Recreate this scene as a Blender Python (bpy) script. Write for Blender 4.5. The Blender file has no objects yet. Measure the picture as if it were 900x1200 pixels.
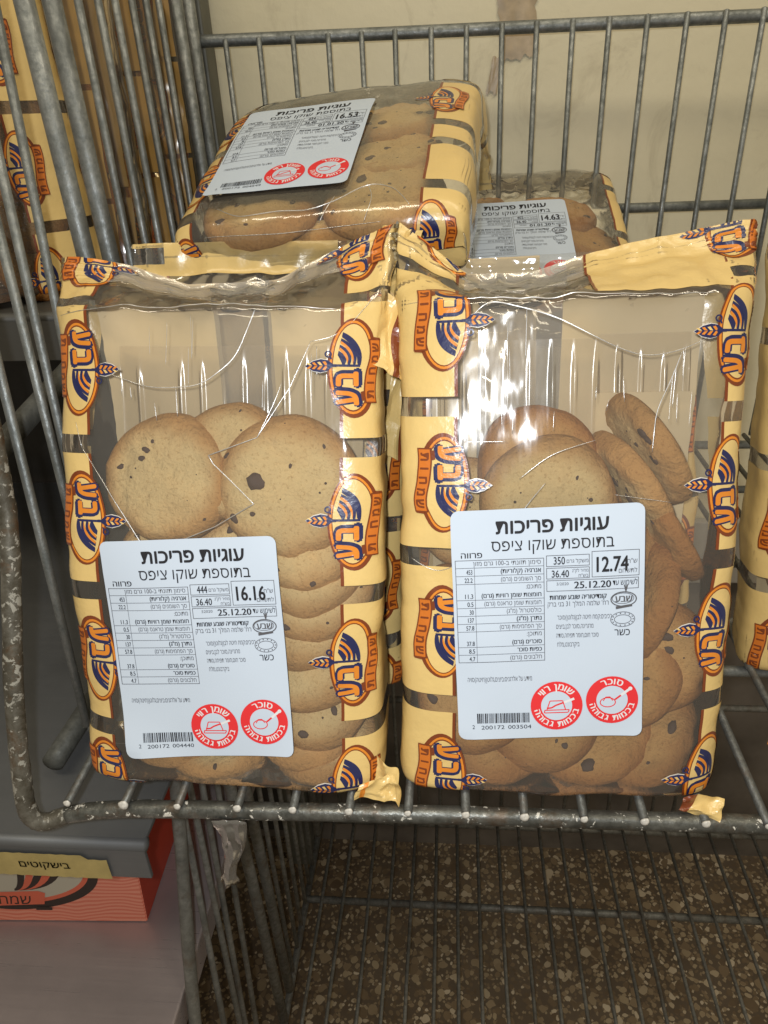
import bpy, bmesh, math, random
import numpy as np
from mathutils import Vector, Matrix, noise

random.seed(7)
SC = bpy.context.scene
COL = SC.collection

# ------------------------------------------------------------------ camera, world, lights
R_CAM = np.array([[0.99577, 0.080706, -0.043918], [0.0, -0.477987, -0.878367], [-0.091882, 0.874651, -0.475965]])
CAM_LOC = np.array([0.0, -0.267497, 0.327564])
cam_d = bpy.data.cameras.new("camera")
cam = bpy.data.objects.new("camera", cam_d)
COL.objects.link(cam)
cam_d.sensor_fit = 'VERTICAL'
cam_d.sensor_height = 36
cam_d.lens = 26.01
cam_d.clip_start = 0.01
cam_d.clip_end = 50
mw = Matrix.Identity(4)
for i in range(3):
    mw[i][0] = R_CAM[0][i]
    mw[i][1] = -R_CAM[1][i]
    mw[i][2] = -R_CAM[2][i]
    mw[i][3] = CAM_LOC[i]
cam.matrix_world = mw
SC.camera = cam

world = bpy.data.worlds.new("World")
SC.world = world
world.use_nodes = True
world.node_tree.nodes["Background"].inputs[0].default_value = (1.0, 0.87, 0.66, 1)
world.node_tree.nodes["Background"].inputs[1].default_value = 0.30

SC.view_settings.view_transform = 'Standard'
SC.view_settings.look = 'None'
SC.view_settings.exposure = 0.14
SC.view_settings.gamma = 1.0
SC.render.engine = 'CYCLES'
SC.cycles.max_bounces = 12
SC.cycles.transparent_max_bounces = 40
SC.cycles.glossy_bounces = 3
SC.cycles.diffuse_bounces = 3
SC.cycles.use_denoising = True
SC.cycles.sample_clamp_indirect = 4
SC.cycles.caustics_reflective = False
SC.cycles.caustics_refractive = False


def area_light(name, loc, target, size, power, col, spread=180):
    d = bpy.data.lights.new(name, 'AREA')
    d.shape = 'RECTANGLE'
    d.size, d.size_y = size
    d.energy = power
    d.color = col
    d.spread = math.radians(spread)
    o = bpy.data.objects.new(name, d)
    COL.objects.link(o)
    o.location = loc
    o.rotation_euler = (Vector(target) - Vector(loc)).to_track_quat('-Z', 'Y').to_euler()
    return o


# the phone's flash beside its lens, and the shop's ceiling tubes
area_light("phone_flash", (-0.012, -0.278, 0.345), (-0.02, 0.1, 0.1), (0.009, 0.009), 1.2, (0.92, 0.96, 1.0))
area_light("ceiling_tube_light", (-0.35, -0.75, 1.9), (0.0, 0.15, 0.1), (1.3, 0.12), 9.5, (1.0, 0.88, 0.66))
area_light("second_ceiling_tube_light", (0.75, -0.35, 1.9), (0.0, 0.15, 0.1), (0.12, 1.2), 7.5, (1.0, 0.88, 0.66))


# ------------------------------------------------------------------ material helpers
def new_mat(name):
    m = bpy.data.materials.new(name)
    m.use_nodes = True
    nt = m.node_tree
    return m, nt, nt.nodes["Principled BSDF"], nt.nodes["Material Output"]


def N(nt, kind, **kw):
    n = nt.nodes.new(kind)
    for k, v in kw.items():
        if k.startswith("i_"):
            key = k[2:]
            key = int(key) if key.isdigit() else key.replace("_", " ")
            n.inputs[key].default_value = v
        else:
            setattr(n, k, v)
    return n


def ramp(nt, fac, stops):
    r = nt.nodes.new("ShaderNodeValToRGB")
    el = r.color_ramp.elements
    while len(el) < len(stops):
        el.new(0.5)
    for e, (p, c) in zip(el, stops):
        e.position = p
        e.color = c if len(c) == 4 else (*c, 1)
    nt.links.new(fac, r.inputs[0])
    return r.outputs[0]


def noise_n(nt, scale, detail=4, rough=.55, coord='Object', vec=None):
    t = nt.nodes.new("ShaderNodeTexNoise")
    t.inputs["Scale"].default_value = scale
    t.inputs["Detail"].default_value = detail
    t.inputs["Roughness"].default_value = rough
    if vec is None:
        c = nt.nodes.new("ShaderNodeTexCoord")
        vec = c.outputs[coord]
    nt.links.new(vec, t.inputs["Vector"])
    return t


def bump(nt, h, strength, dist, target):
    b = nt.nodes.new("ShaderNodeBump")
    b.inputs["Strength"].default_value = strength
    b.inputs["Distance"].default_value = dist
    nt.links.new(h, b.inputs["Height"])
    for t in target:
        nt.links.new(b.outputs[0], t)
    return b


def mix_col(nt, fac, a, b):
    m = nt.nodes.new("ShaderNodeMix")
    m.data_type = 'RGBA'
    for sock, v in ((m.inputs[0], fac), (m.inputs[6], a), (m.inputs[7], b)):
        if isinstance(v, (int, float)):
            sock.default_value = v
        elif isinstance(v, tuple):
            sock.default_value = v if len(v) == 4 else (*v, 1)
        else:
            nt.links.new(v, sock)
    return m.outputs[2]


def plain(name, col, rough=.5, spec=.4, metal=0.0, var=.0, scale=60, bs=0, bd=.001, bscale=200):
    m, nt, p, out = new_mat(name)
    p.inputs["Base Color"].default_value = (*col, 1)
    p.inputs["Roughness"].default_value = rough
    p.inputs["Specular IOR Level"].default_value = spec
    p.inputs["Metallic"].default_value = metal
    if var:
        n = noise_n(nt, scale)
        c = ramp(nt, n.outputs[0], [(.3, tuple(x * (1 - var) for x in col)), (.7, tuple(min(1, x * (1 + var)) for x in col))])
        nt.links.new(c, p.inputs["Base Color"])
    if bs:
        n = noise_n(nt, bscale)
        bump(nt, n.outputs[0], bs, bd, [p.inputs["Normal"]])
    return m


def film_mat(name, milk=.05, tint=(.985, .975, .955), rough=.085, spec=1.0, bstr=.38, base=.015):
    m, nt, p, out = new_mat(name)
    nt.nodes.remove(p)
    tr = N(nt, "ShaderNodeBsdfTransparent")
    tr.inputs[0].default_value = (*tint, 1)
    gl = N(nt, "ShaderNodeBsdfGlossy")
    gl.inputs["Roughness"].default_value = rough
    gl.inputs["Color"].default_value = (1, 1, 1, 1)
    df = N(nt, "ShaderNodeBsdfDiffuse")
    df.inputs[0].default_value = (.85, .8, .72, 1)
    fr = N(nt, "ShaderNodeFresnel")
    fr.inputs["IOR"].default_value = 1.5
    mul = N(nt, "ShaderNodeMath", operation='MULTIPLY_ADD')
    mul.inputs[1].default_value = 1.25 * spec
    mul.inputs[2].default_value = base * spec
    nt.links.new(fr.outputs[0], mul.inputs[0])
    m1 = N(nt, "ShaderNodeMixShader")
    m1.inputs[0].default_value = milk
    nt.links.new(tr.outputs[0], m1.inputs[1])
    nt.links.new(df.outputs[0], m1.inputs[2])
    m2 = N(nt, "ShaderNodeMixShader")
    nt.links.new(mul.outputs[0], m2.inputs[0])
    nt.links.new(m1.outputs[0], m2.inputs[1])
    nt.links.new(gl.outputs[0], m2.inputs[2])
    nt.links.new(m2.outputs[0], out.inputs[0])
    tc = N(nt, "ShaderNodeTexCoord")
    mp = N(nt, "ShaderNodeMapping")
    mp.inputs["Scale"].default_value = (1.6, 1.6, .55)
    nt.links.new(tc.outputs["Object"], mp.inputs[0])
    n1 = noise_n(nt, 55, 2, .45, vec=mp.outputs[0])
    n2 = noise_n(nt, 230, 2, .5, vec=mp.outputs[0])
    ad = N(nt, "ShaderNodeMath", operation='MULTIPLY_ADD')
    ad.inputs[1].default_value = .04
    nt.links.new(n2.outputs[0], ad.inputs[0])
    nt.links.new(n1.outputs[0], ad.inputs[2])
    bump(nt, ad.outputs[0], bstr, .0016, [gl.inputs["Normal"], fr.inputs["Normal"]])
    return m


MAT = {}
MAT['film'] = film_mat("clear_film", milk=.045)
MAT['film_milky'] = film_mat("cloudy_film", milk=.05, tint=(.97, .95, .9), rough=.14, bstr=.6)
MAT['crease'] = film_mat("creased_film", milk=.22, rough=.30, spec=1.0, bstr=.2, base=.5)
MAT['tape'] = film_mat("clear_tape", milk=.13, tint=(.8, .78, .7), rough=.1, spec=1.6, bstr=1.0)


def print_mat(name, col, rough=.28, spec=.6, bstr=.45):
    m, nt, p, out = new_mat(name)
    n = noise_n(nt, 35, 3)
    c = ramp(nt, n.outputs[0], [(.3, tuple(x * .93 for x in col)), (.7, col)])
    nt.links.new(c, p.inputs["Base Color"])
    p.inputs["Roughness"].default_value = rough
    p.inputs["Specular IOR Level"].default_value = spec
    n2 = noise_n(nt, 90, 4)
    bump(nt, n2.outputs[0], bstr, .0015, [p.inputs["Normal"]])
    return m


MAT['cream'] = print_mat("cream_print", (.74, .53, .205))
MAT['cream_pale'] = print_mat("pale_cream_print", (.74, .57, .32), rough=.6, bstr=.15)
MAT['brown'] = print_mat("brown_print", (.20, .045, .012))
MAT['orange'] = print_mat("orange_print", (.74, .25, .025))
MAT['ribbon'] = print_mat("ribbon_print", (.62, .17, .02))
MAT['orange_bright'] = print_mat("bright_orange_print", (.85, .25, .03))
MAT['navy'] = print_mat("navy_print", (.018, .022, .09))
MAT['white_print'] = print_mat("white_print", (.75, .70, .62))
MAT['paper'] = plain("label_paper", (.54, .62, .73), .55, .25, var=.02, scale=20, bs=.05, bd=.0005, bscale=60)
MAT['ink'] = plain("black_ink", (.022, .022, .026), .6, .2)
MAT['grey_ink'] = plain("grey_ink", (.10, .10, .11), .6, .2)
MAT['red_ink'] = plain("red_ink", (.72, .035, .04), .55, .25)
MAT['white_ink'] = plain("white_ink", (.72, .72, .74), .6, .2)
MAT['chip'] = plain("dark_chocolate", (.075, .038, .026), .5, .35, var=.5, scale=400, bs=.4, bd=.0006, bscale=500)


def cookie_mat(name, base, edge):
    m, nt, p, out = new_mat(name)
    tc = N(nt, "ShaderNodeTexCoord")
    sep = N(nt, "ShaderNodeSeparateXYZ")
    nt.links.new(tc.outputs["Object"], sep.inputs[0])
    comb = N(nt, "ShaderNodeCombineXYZ")
    nt.links.new(sep.outputs[0], comb.inputs[0])
    nt.links.new(sep.outputs[1], comb.inputs[1])
    ln = N(nt, "ShaderNodeVectorMath", operation='LENGTH')
    nt.links.new(comb.outputs[0], ln.inputs[0])
    n = noise_n(nt, 55, 5, .6)
    ma = N(nt, "ShaderNodeMath", operation='MULTIPLY_ADD')
    ma.inputs[1].default_value = .010
    nt.links.new(n.outputs[0], ma.inputs[0])
    nt.links.new(ln.outputs["Value"], ma.inputs[2])
    mr = N(nt, "ShaderNodeMapRange", interpolation_type='SMOOTHSTEP')
    mr.inputs[1].default_value = .0235
    mr.inputs[2].default_value = .0355
    nt.links.new(ma.outputs[0], mr.inputs[0])
    c1 = ramp(nt, n.outputs[0], [(.3, tuple(x * .9 for x in base)), (.7, tuple(x * 1.06 for x in base))])
    nb = noise_n(nt, 28, 4, .6)
    c1 = mix_col(nt, ramp(nt, nb.outputs[0], [(.44, (0, 0, 0)), (.68, (.65, .65, .65))]), c1, tuple(e * .6 + b * .4 for e, b in zip(edge, base)))
    c2 = mix_col(nt, mr.outputs[0], c1, edge)
    # fine crumb specks and small dark crumbs of chocolate
    n3 = noise_n(nt, 650, 4, .7)
    sp = ramp(nt, n3.outputs[0], [(.34, (.62, .50, .38)), (.46, (1, 1, 1))])
    mm = N(nt, "ShaderNodeMix", data_type='RGBA', blend_type='MULTIPLY')
    mm.inputs[0].default_value = .6
    nt.links.new(c2, mm.inputs[6])
    nt.links.new(sp, mm.inputs[7])
    vo = N(nt, "ShaderNodeTexVoronoi")
    vo.inputs["Scale"].default_value = 150
    nt.links.new(tc.outputs["Object"], vo.inputs["Vector"])
    n4 = noise_n(nt, 75, 2)
    th = N(nt, "ShaderNodeMath", operation='MULTIPLY_ADD')
    th.inputs[1].default_value = -.55
    th.inputs[2].default_value = .30
    nt.links.new(n4.outputs[0], th.inputs[0])
    lt = N(nt, "ShaderNodeMath", operation='LESS_THAN')
    nt.links.new(vo.outputs["Distance"], lt.inputs[0])
    nt.links.new(th.outputs[0], lt.inputs[1])
    c3 = mix_col(nt, lt.outputs[0], mm.outputs[2], (.07, .035, .02))
    # each cookie baked a little differently
    oi = N(nt, "ShaderNodeObjectInfo")
    mr2 = N(nt, "ShaderNodeMapRange")
    mr2.inputs[3].default_value = .86
    mr2.inputs[4].default_value = 1.10
    nt.links.new(oi.outputs["Random"], mr2.inputs[0])
    hs = N(nt, "ShaderNodeHueSaturation")
    nt.links.new(mr2.outputs[0], hs.inputs["Value"])
    nt.links.new(c3, hs.inputs["Color"])
    nt.links.new(hs.outputs[0], p.inputs["Base Color"])
    p.inputs["Roughness"].default_value = .75
    p.inputs["Specular IOR Level"].default_value = .2
    n5 = noise_n(nt, 260, 6, .65)
    bump(nt, n5.outputs[0], .9, .0030, [p.inputs["Normal"]])
    return m


MAT['cookie'] = cookie_mat("cookie_crumb", (.88, .63, .29), (.60, .31, .10))
MAT['cookie_dark'] = cookie_mat("baked_cookie_crumb", (.62, .345, .115), (.42, .175, .045))


def metal_mat(name, base, dark, rough=.5, metal=.75, flecks=0, fleck_col=(.62, .6, .54), scale=180, rust=0):
    m, nt, p, out = new_mat(name)
    n = noise_n(nt, scale, 5, .65)
    n2 = noise_n(nt, scale * .12, 3, .6)
    c = ramp(nt, n.outputs[0], [(.32, dark), (.68, base)])
    c = mix_col(nt, ramp(nt, n2.outputs[0], [(.35, (0, 0, 0)), (.7, (.7, .7, .7))]), c, tuple(x * .6 for x in dark))
    if rust:
        n6 = noise_n(nt, scale * .35, 5, .7)
        c = mix_col(nt, ramp(nt, n6.outputs[0], [(.52, (0, 0, 0)), (.66, (rust, rust, rust))]), c, (.10, .055, .025))
    p.inputs["Metallic"].default_value = metal
    p.inputs["Specular IOR Level"].default_value = .4
    if flecks:
        n3 = noise_n(nt, 190, 6, .68)
        n3.inputs["Distortion"].default_value = .5
        fm = ramp(nt, n3.outputs[0], [(flecks, (0, 0, 0)), (flecks + .015, (1, 1, 1))])
        c = mix_col(nt, fm, c, fleck_col)
        mt = N(nt, "ShaderNodeMath", operation='MULTIPLY_ADD')
        mt.inputs[1].default_value = -metal
        mt.inputs[2].default_value = metal
        nt.links.new(fm, mt.inputs[0])
        nt.links.new(mt.outputs[0], p.inputs["Metallic"])
    nt.links.new(c, p.inputs["Base Color"])
    r = ramp(nt, n.outputs[0], [(.3, (rough + .15,) * 3), (.7, (rough - .1,) * 3)])
    nt.links.new(r, p.inputs["Roughness"])
    bump(nt, n.outputs[0], .7, .0008, [p.inputs["Normal"]])
    return m


MAT['wire'] = metal_mat("galvanised_wire", (.36, .38, .38), (.19, .205, .20), .48)
MAT['rim'] = metal_mat("worn_painted_wire", (.22, .225, .21), (.07, .07, .06), .38, .6, flecks=.615, rust=.5)
MAT['post'] = metal_mat("chipped_painted_post", (.21, .20, .17), (.075, .065, .045), .5, .4, flecks=.56, fleck_col=(.30, .29, .25), rust=.9)
MAT['old_wire'] = metal_mat("grimy_wire", (.30, .30, .28), (.16, .16, .145), .5, .4, rust=.4)
MAT['floor_wire'] = metal_mat("dull_floor_wire", (.20, .205, .195), (.09, .09, .08), .5, .5, rust=.4)
MAT['cap'] = plain("paint_drop", (.62, .60, .55), .45, .4, var=.3, scale=500)


def steel_mat(name, base, rough, metal=.9, var=.25):
    m, nt, p, out = new_mat(name)
    tc = N(nt, "ShaderNodeTexCoord")
    mp = N(nt, "ShaderNodeMapping")
    mp.inputs["Scale"].default_value = (2, 60, 60)
    nt.links.new(tc.outputs["Object"], mp.inputs[0])
    n = noise_n(nt, 6, 4, .6, vec=mp.outputs[0])
    n2 = noise_n(nt, 9, 4, .6)
    c = ramp(nt, n2.outputs[0], [(.3, tuple(x * (1 - var) for x in base)), (.7, base)])
    nt.links.new(c, p.inputs["Base Color"])
    p.inputs["Metallic"].default_value = metal
    r = ramp(nt, n.outputs[0], [(.3, (rough,) * 3), (.7, (rough + .12,) * 3)])
    nt.links.new(r, p.inputs["Roughness"])
    bump(nt, n.outputs[0], .04, .0003, [p.inputs["Normal"]])
    return m


MAT['counter'] = steel_mat("brushed_steel_counter", (.62, .54, .54), .26, .6)
MAT['shelf'] = steel_mat("dull_painted_shelf", (.15, .155, .16), .48, .35)
MAT['fascia'] = steel_mat("dark_shelf_metal", (.10, .098, .09), .5, .5)


def wall_mat():
    m, nt, p, out = new_mat("cream_wall_paint")
    n = noise_n(nt, 4, 5, .6, coord='Object')
    c = ramp(nt, n.outputs[0], [(.3, (.70, .64, .45)), (.7, (.80, .74, .55))])
    nt.links.new(c, p.inputs["Base Color"])
    sm = noise_n(nt, 9, 6, .7)
    sm.inputs["Distortion"].default_value = 1.2
    c = mix_col(nt, ramp(nt, sm.outputs[0], [(.56, (0, 0, 0)), (.72, (.5, .5, .5))]), c, (.44, .38, .26))
    nt.links.new(c, p.inputs["Base Color"])
    p.inputs["Roughness"].default_value = .6
    n2 = noise_n(nt, 90, 4)
    bump(nt, n2.outputs[0], .25, .002, [p.inputs["Normal"]])
    return m


MAT['wall'] = wall_mat()


def terrazzo_mat():
    m, nt, p, out = new_mat("terrazzo")
    tc = N(nt, "ShaderNodeTexCoord")
    wn = noise_n(nt, 60, 2, .5)
    ad = N(nt, "ShaderNodeVectorMath", operation='MULTIPLY_ADD')
    ad.inputs[1].default_value = (.010, .010, .010)
    nt.links.new(wn.outputs["Color"], ad.inputs[0])
    nt.links.new(tc.outputs["Object"], ad.inputs[2])
    col = None
    base_n = noise_n(nt, 5, 4)
    col = ramp(nt, base_n.outputs[0], [(.3, (.12, .09, .062)), (.7, (.18, .137, .095))])
    for sc_, keep, seed in ((170, .25, 0), (110, .42, 5.3), (70, .60, 9.1), (48, .80, 3.3)):
        mp = N(nt, "ShaderNodeMapping")
        mp.inputs["Location"].default_value = (seed, seed * 1.7, 0)
        nt.links.new(ad.outputs[0], mp.inputs[0])
        vo = N(nt, "ShaderNodeTexVoronoi")
        vo.voronoi_dimensions = '2D'
        vo.distance = 'MINKOWSKI'
        vo.inputs["Exponent"].default_value = 1.6
        vo.inputs["Scale"].default_value = sc_
        nt.links.new(mp.outputs[0], vo.inputs["Vector"])
        sx = N(nt, "ShaderNodeSeparateColor")
        nt.links.new(vo.outputs["Color"], sx.inputs[0])
        g1 = N(nt, "ShaderNodeMath", operation='GREATER_THAN')
        g1.inputs[1].default_value = keep
        nt.links.new(sx.outputs[0], g1.inputs[0])
        th = N(nt, "ShaderNodeMath", operation='MULTIPLY_ADD')
        th.inputs[1].default_value = .22
        th.inputs[2].default_value = .26
        nt.links.new(sx.outputs[2], th.inputs[0])
        g2 = N(nt, "ShaderNodeMath", operation='LESS_THAN')
        nt.links.new(vo.outputs["Distance"], g2.inputs[0])
        nt.links.new(th.outputs[0], g2.inputs[1])
        mu = N(nt, "ShaderNodeMath", operation='MULTIPLY')
        nt.links.new(g1.outputs[0], mu.inputs[0])
        nt.links.new(g2.outputs[0], mu.inputs[1])
        cc = ramp(nt, sx.outputs[1], [(0, (.15, .105, .065)), (.45, (.26, .19, .115)), (.8, (.42, .33, .21)), (1, (.66, .56, .41))])
        col = mix_col(nt, mu.outputs[0], col, cc)
    dirt = noise_n(nt, 3.5, 5, .65)
    dm = N(nt, "ShaderNodeMix", data_type='RGBA', blend_type='MULTIPLY')
    dm.inputs[0].default_value = .8
    nt.links.new(col, dm.inputs[6])
    nt.links.new(ramp(nt, dirt.outputs[0], [(.35, (.55, .5, .45)), (.6, (1, 1, 1))]), dm.inputs[7])
    col = dm.outputs[2]
    nt.links.new(col, p.inputs["Base Color"])
    p.inputs["Roughness"].default_value = .4
    return m


MAT['terrazzo'] = terrazzo_mat()


# ------------------------------------------------------------------ object helpers
def link(name, me, parent=None, mats=None):
    o = bpy.data.objects.new(name, me)
    COL.objects.link(o)
    if parent is not None:
        o.parent = parent
    if mats:
        for m in mats:
            me.materials.append(m)
    return o


def mesh_np(name, V, F, mat_idx=None, smooth=True):
    me = bpy.data.meshes.new(name)
    me.from_pydata([tuple(map(float, v)) for v in V], [], [tuple(int(i) for i in f) for f in F])
    if smooth:
        me.polygons.foreach_set("use_smooth", [True] * len(me.polygons))
    if mat_idx is not None:
        me.polygons.foreach_set("material_index", mat_idx)
    me.update()
    return me


def thing(name, label, cat, group=None, loc=(0, 0, 0), M=None):
    o = bpy.data.objects.new(name, None)
    COL.objects.link(o)
    o.empty_display_size = .02
    if M is not None:
        o.matrix_world = M
    else:
        o.location = loc
    o["label"] = label
    o["category"] = cat
    if group:
        o["group"] = group
    return o


def box_mesh(name, lo, hi, bevel=.0):
    bm = bmesh.new()
    bmesh.ops.create_cube(bm, size=1)
    for v in bm.verts:
        v.co = Vector([lo[i] + (v.co[i] + .5) * (hi[i] - lo[i]) for i in range(3)])
    if bevel:
        bmesh.ops.bevel(bm, geom=bm.edges[:], offset=bevel, segments=2, affect='EDGES', profile=.6)
    me = bpy.data.meshes.new(name)
    bm.to_mesh(me)
    bm.free()
    return me


def tube_mesh(name, pts, r, seg=10, smoothpts=0, rj=0.0):
    P = [Vector(p) for p in pts]
    if smoothpts and len(P) > 2:      # Catmull-Rom
        Q = []
        for i in range(len(P) - 1):
            p0 = P[max(i - 1, 0)]; p1 = P[i]; p2 = P[i + 1]; p3 = P[min(i + 2, len(P) - 1)]
            for k in range(smoothpts):
                t = k / smoothpts
                Q.append(.5 * ((2 * p1) + (-p0 + p2) * t + (2 * p0 - 5 * p1 + 4 * p2 - p3) * t * t + (-p0 + 3 * p1 - 3 * p2 + p3) * t ** 3))
        Q.append(P[-1])
        P = Q
    V = []; F = []
    n = len(P)
    T0 = (P[1] - P[0]).normalized()
    ref = Vector((0, 0, 1)) if abs(T0.z) < .9 else Vector((1, 0, 0))
    A = T0.cross(ref).normalized()
    rr = r if isinstance(r, (list, tuple)) else [r] * n
    if len(rr) != n:
        rr = [rr[int(i * (len(rr) - 1) / max(1, n - 1))] for i in range(n)]
    for i in range(n):
        T = (P[min(i + 1, n - 1)] - P[max(i - 1, 0)]).normalized()
        A = (A - T * A.dot(T)).normalized()
        B = T.cross(A)
        for k in range(seg):
            a = 2 * math.pi * k / seg
            q = rr[i] * (1 + rj * random.uniform(-1, 1))
            V.append(P[i] + (A * math.cos(a) + B * math.sin(a)) * q)
    for i in range(n - 1):
        for k in range(seg):
            k2 = (k + 1) % seg
            F.append((i * seg + k, i * seg + k2, (i + 1) * seg + k2, (i + 1) * seg + k))
    # rounded ends
    for end, base, sgn in ((P[0], 0, -1), (P[-1], (n - 1) * seg, 1)):
        T = (P[1] - P[0]).normalized() if base == 0 else (P[-1] - P[-2]).normalized()
        V.append(end + T * sgn * rr[0 if base == 0 else -1] * .35)
        c = len(V) - 1
        for k in range(seg):
            k2 = (k + 1) % seg
            F.append((base + k2, base + k, c) if sgn < 0 else (base + k, base + k2, c))
    return mesh_np(name, V, F)


# ------------------------------------------------------------------ flat artwork (2D, mm): lists of (verts Nx2, tris, material key, layer)
_tc = {}


def glyphs(s, bold=0.0):
    """outline of a string as triangles; Hebrew letter height = 1"""
    key = (s, round(bold, 3))
    if key in _tc:
        return _tc[key]
    cu = bpy.data.curves.new("t", 'FONT')
    cu.body = s
    cu.size = 1
    cu.resolution_u = 3
    cu.offset = bold
    o = bpy.data.objects.new("t", cu)
    COL.objects.link(o)
    dg = bpy.context.evaluated_depsgraph_get()
    dg.update()
    me = o.evaluated_get(dg).to_mesh()
    V = np.zeros(len(me.vertices) * 3)
    me.vertices.foreach_get("co", V)
    V = V.reshape(-1, 3)[:, :2].copy()
    T = [tuple(p.vertices) for p in me.polygons]
    o.evaluated_get(dg).to_mesh_clear()
    bpy.data.objects.remove(o)
    bpy.data.curves.remove(cu)
    _tc[key] = (V, T)
    return _tc[key]


_he = None


def rtl(s):
    runs = []
    cur = ""
    for ch in s:
        if ch.isdigit() or (ch in ".:," and cur and cur[-1].isdigit()):
            cur += ch
        else:
            if cur:
                runs.append(cur); cur = ""
            runs.append({'(': ')', ')': '('}.get(ch, ch))
    if cur:
        runs.append(cur)
    return "".join(reversed(runs))


class Art:
    def __init__(self):
        self.items = []

    def poly(self, pts, mat, layer):
        self.items.append((np.array(pts, float), [tuple(range(len(pts)))], mat, layer))

    def tris(self, V, T, mat, layer):
        self.items.append((np.array(V, float), T, mat, layer))

    def rect(self, x0, y0, x1, y1, mat, layer):
        self.poly([(x0, y0), (x1, y0), (x1, y1), (x0, y1)], mat, layer)

    def line(self, pts, w, mat, layer):
        for a, b in zip(pts[:-1], pts[1:]):
            a = np.array(a, float); b = np.array(b, float)
            d = (b - a) / max(1e-9, np.linalg.norm(b - a))
            n = np.array([-d[1], d[0]]) * w / 2
            self.poly([a - n, b - n, b + n, a + n], mat, layer)

    def frame(self, x0, y0, x1, y1, w, mat, layer):
        self.rect(x0, y0, x1, y0 + w, mat, layer); self.rect(x0, y1 - w, x1, y1, mat, layer)
        self.rect(x0, y0 + w, x0 + w, y1 - w, mat, layer); self.rect(x1 - w, y0 + w, x1, y1 - w, mat, layer)

    def ellipse(self, cx, cy, a, b, mat, layer, n=40):
        self.poly([(cx + a * math.cos(t), cy + b * math.sin(t)) for t in np.linspace(0, 2 * math.pi, n, endpoint=False)], mat, layer)

    def ring(self, cx, cy, a, b, w, mat, layer, n=40, a0=0, a1=2 * math.pi):
        t = np.linspace(a0, a1, n + 1)
        V = [(cx + a * math.cos(q), cy + b * math.sin(q)) for q in t] + [(cx + (a - w) * math.cos(q), cy + (b - w) * math.sin(q)) for q in t]
        m = n + 1
        self.tris(V, [(i, i + 1, m + i + 1, m + i) for i in range(n)], mat, layer)

    def text(self, s, x, y, h, mat, layer, width=None, align='c', bold=0.0, rot=0, heb=True, shear=0):
        """y = baseline, h = Hebrew letter (or digit) height in mm"""
        global _he
        if _he is None:
            _he = glyphs("ם")[0][:, 1].max()
        V, T = glyphs(rtl(s) if heb else s)
        if len(V) == 0:
            return
        k = h / (_he if heb else glyphs("0")[0][:, 1].max())
        V = V * k
        x0, x1 = V[:, 0].min(), V[:, 0].max()
        if width:
            V = V * np.array([width / (x1 - x0), 1]); x0, x1 = V[:, 0].min(), V[:, 0].max()
        off = {'c': (x0 + x1) / 2, 'l': x0, 'r': x1}[align]
        V = V - np.array([off, 0])
        c, sn = math.cos(rot), math.sin(rot)
        if bold:      # heavier weight: overlaid strokes, each a hair above the last
            b = bold * h * 1.35
            sh = [(b, 0), (-b, 0), (0, b), (0, -b), (b * .7, b * .7), (-b * .7, -b * .7), (b * .7, -b * .7), (-b * .7, b * .7)]
            if h < 3.5:
                sh = sh[:2]
            n0 = len(V)
            Vs = [V] + [V + np.array(q) for q in sh]
            for kk, Vk in enumerate(Vs):
                W_ = np.stack([Vk[:, 0] * c - Vk[:, 1] * sn, Vk[:, 0] * sn + Vk[:, 1] * c], 1)
                self.tris(W_ + np.array([x, y]), T, mat, layer + kk * .035)
            return
        V = np.stack([V[:, 0] * c - V[:, 1] * sn, V[:, 0] * sn + V[:, 1] * c], 1)
        self.tris(V + np.array([x, y]), T, mat, layer)

    def arc_text(self, s, cx, cy, r, h, mat, layer, top=True, bold=0.0, step=None):
        chars = list(rtl(s))
        w = []
        for ch in chars:
            if ch == ' ':
                w.append(h * .5)
            else:
                V, _ = glyphs(ch)
                if _he is None:
                    self.text('ם', 0, 0, 1, mat, layer); self.items.pop()
                w.append((V[:, 0].max() - V[:, 0].min()) * h / _he + h * .16)
        tot = sum(w)
        pos = -tot / 2
        for ch, ww in zip(chars, w):
            a = (pos + ww / 2) / r
            if ch != ' ':
                if top:
                    self.text(ch, cx + r * math.sin(a), cy + r * math.cos(a), h, mat, layer, bold=bold, rot=-a)
                else:
                    self.text(ch, cx + (r + h) * math.sin(a), cy - (r + h) * math.cos(a), h, mat, layer, bold=bold, rot=a)
            pos += ww

    def xform(self, f):
        B = Art()
        B.items = [(f(V), T, m, l) for V, T, m, l in self.items]
        return B

    def build(self, maxlen=None):
        """-> V (x,y,layer), F, matidx, mats ; optionally subdivided to short edges"""
        mats = []
        bm = bmesh.new()
        for V, T, m, l in self.items:
            if m not in mats:
                mats.append(m)
            mi = mats.index(m)
            vs = [bm.verts.new((p[0], p[1], l)) for p in V]
            for t in T:
                try:
                    f = bm.faces.new([vs[i] for i in t])
                    f.material_index = mi
                except ValueError:
                    pass
        if maxlen:
            bmesh.ops.triangulate(bm, faces=[f for f in bm.faces if len(f.verts) > 3])
            for _ in range(6):
                ed = [e for e in bm.edges if e.calc_length() > maxlen]
                if not ed:
                    break
                bmesh.ops.subdivide_edges(bm, edges=ed, cuts=1, use_grid_fill=False)
                bmesh.ops.triangulate(bm, faces=[f for f in bm.faces if len(f.verts) > 3])
        bm.normal_update()
        for f in bm.faces:
            if f.normal.z < 0:
                f.normal_flip()
        bm.verts.index_update()
        V = np.array([v.co[:] for v in bm.verts])
        F = [[v.index for v in f.verts] for f in bm.faces]
        mi = [f.material_index for f in bm.faces]
        bm.free()
        return V, F, mi, mats


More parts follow.
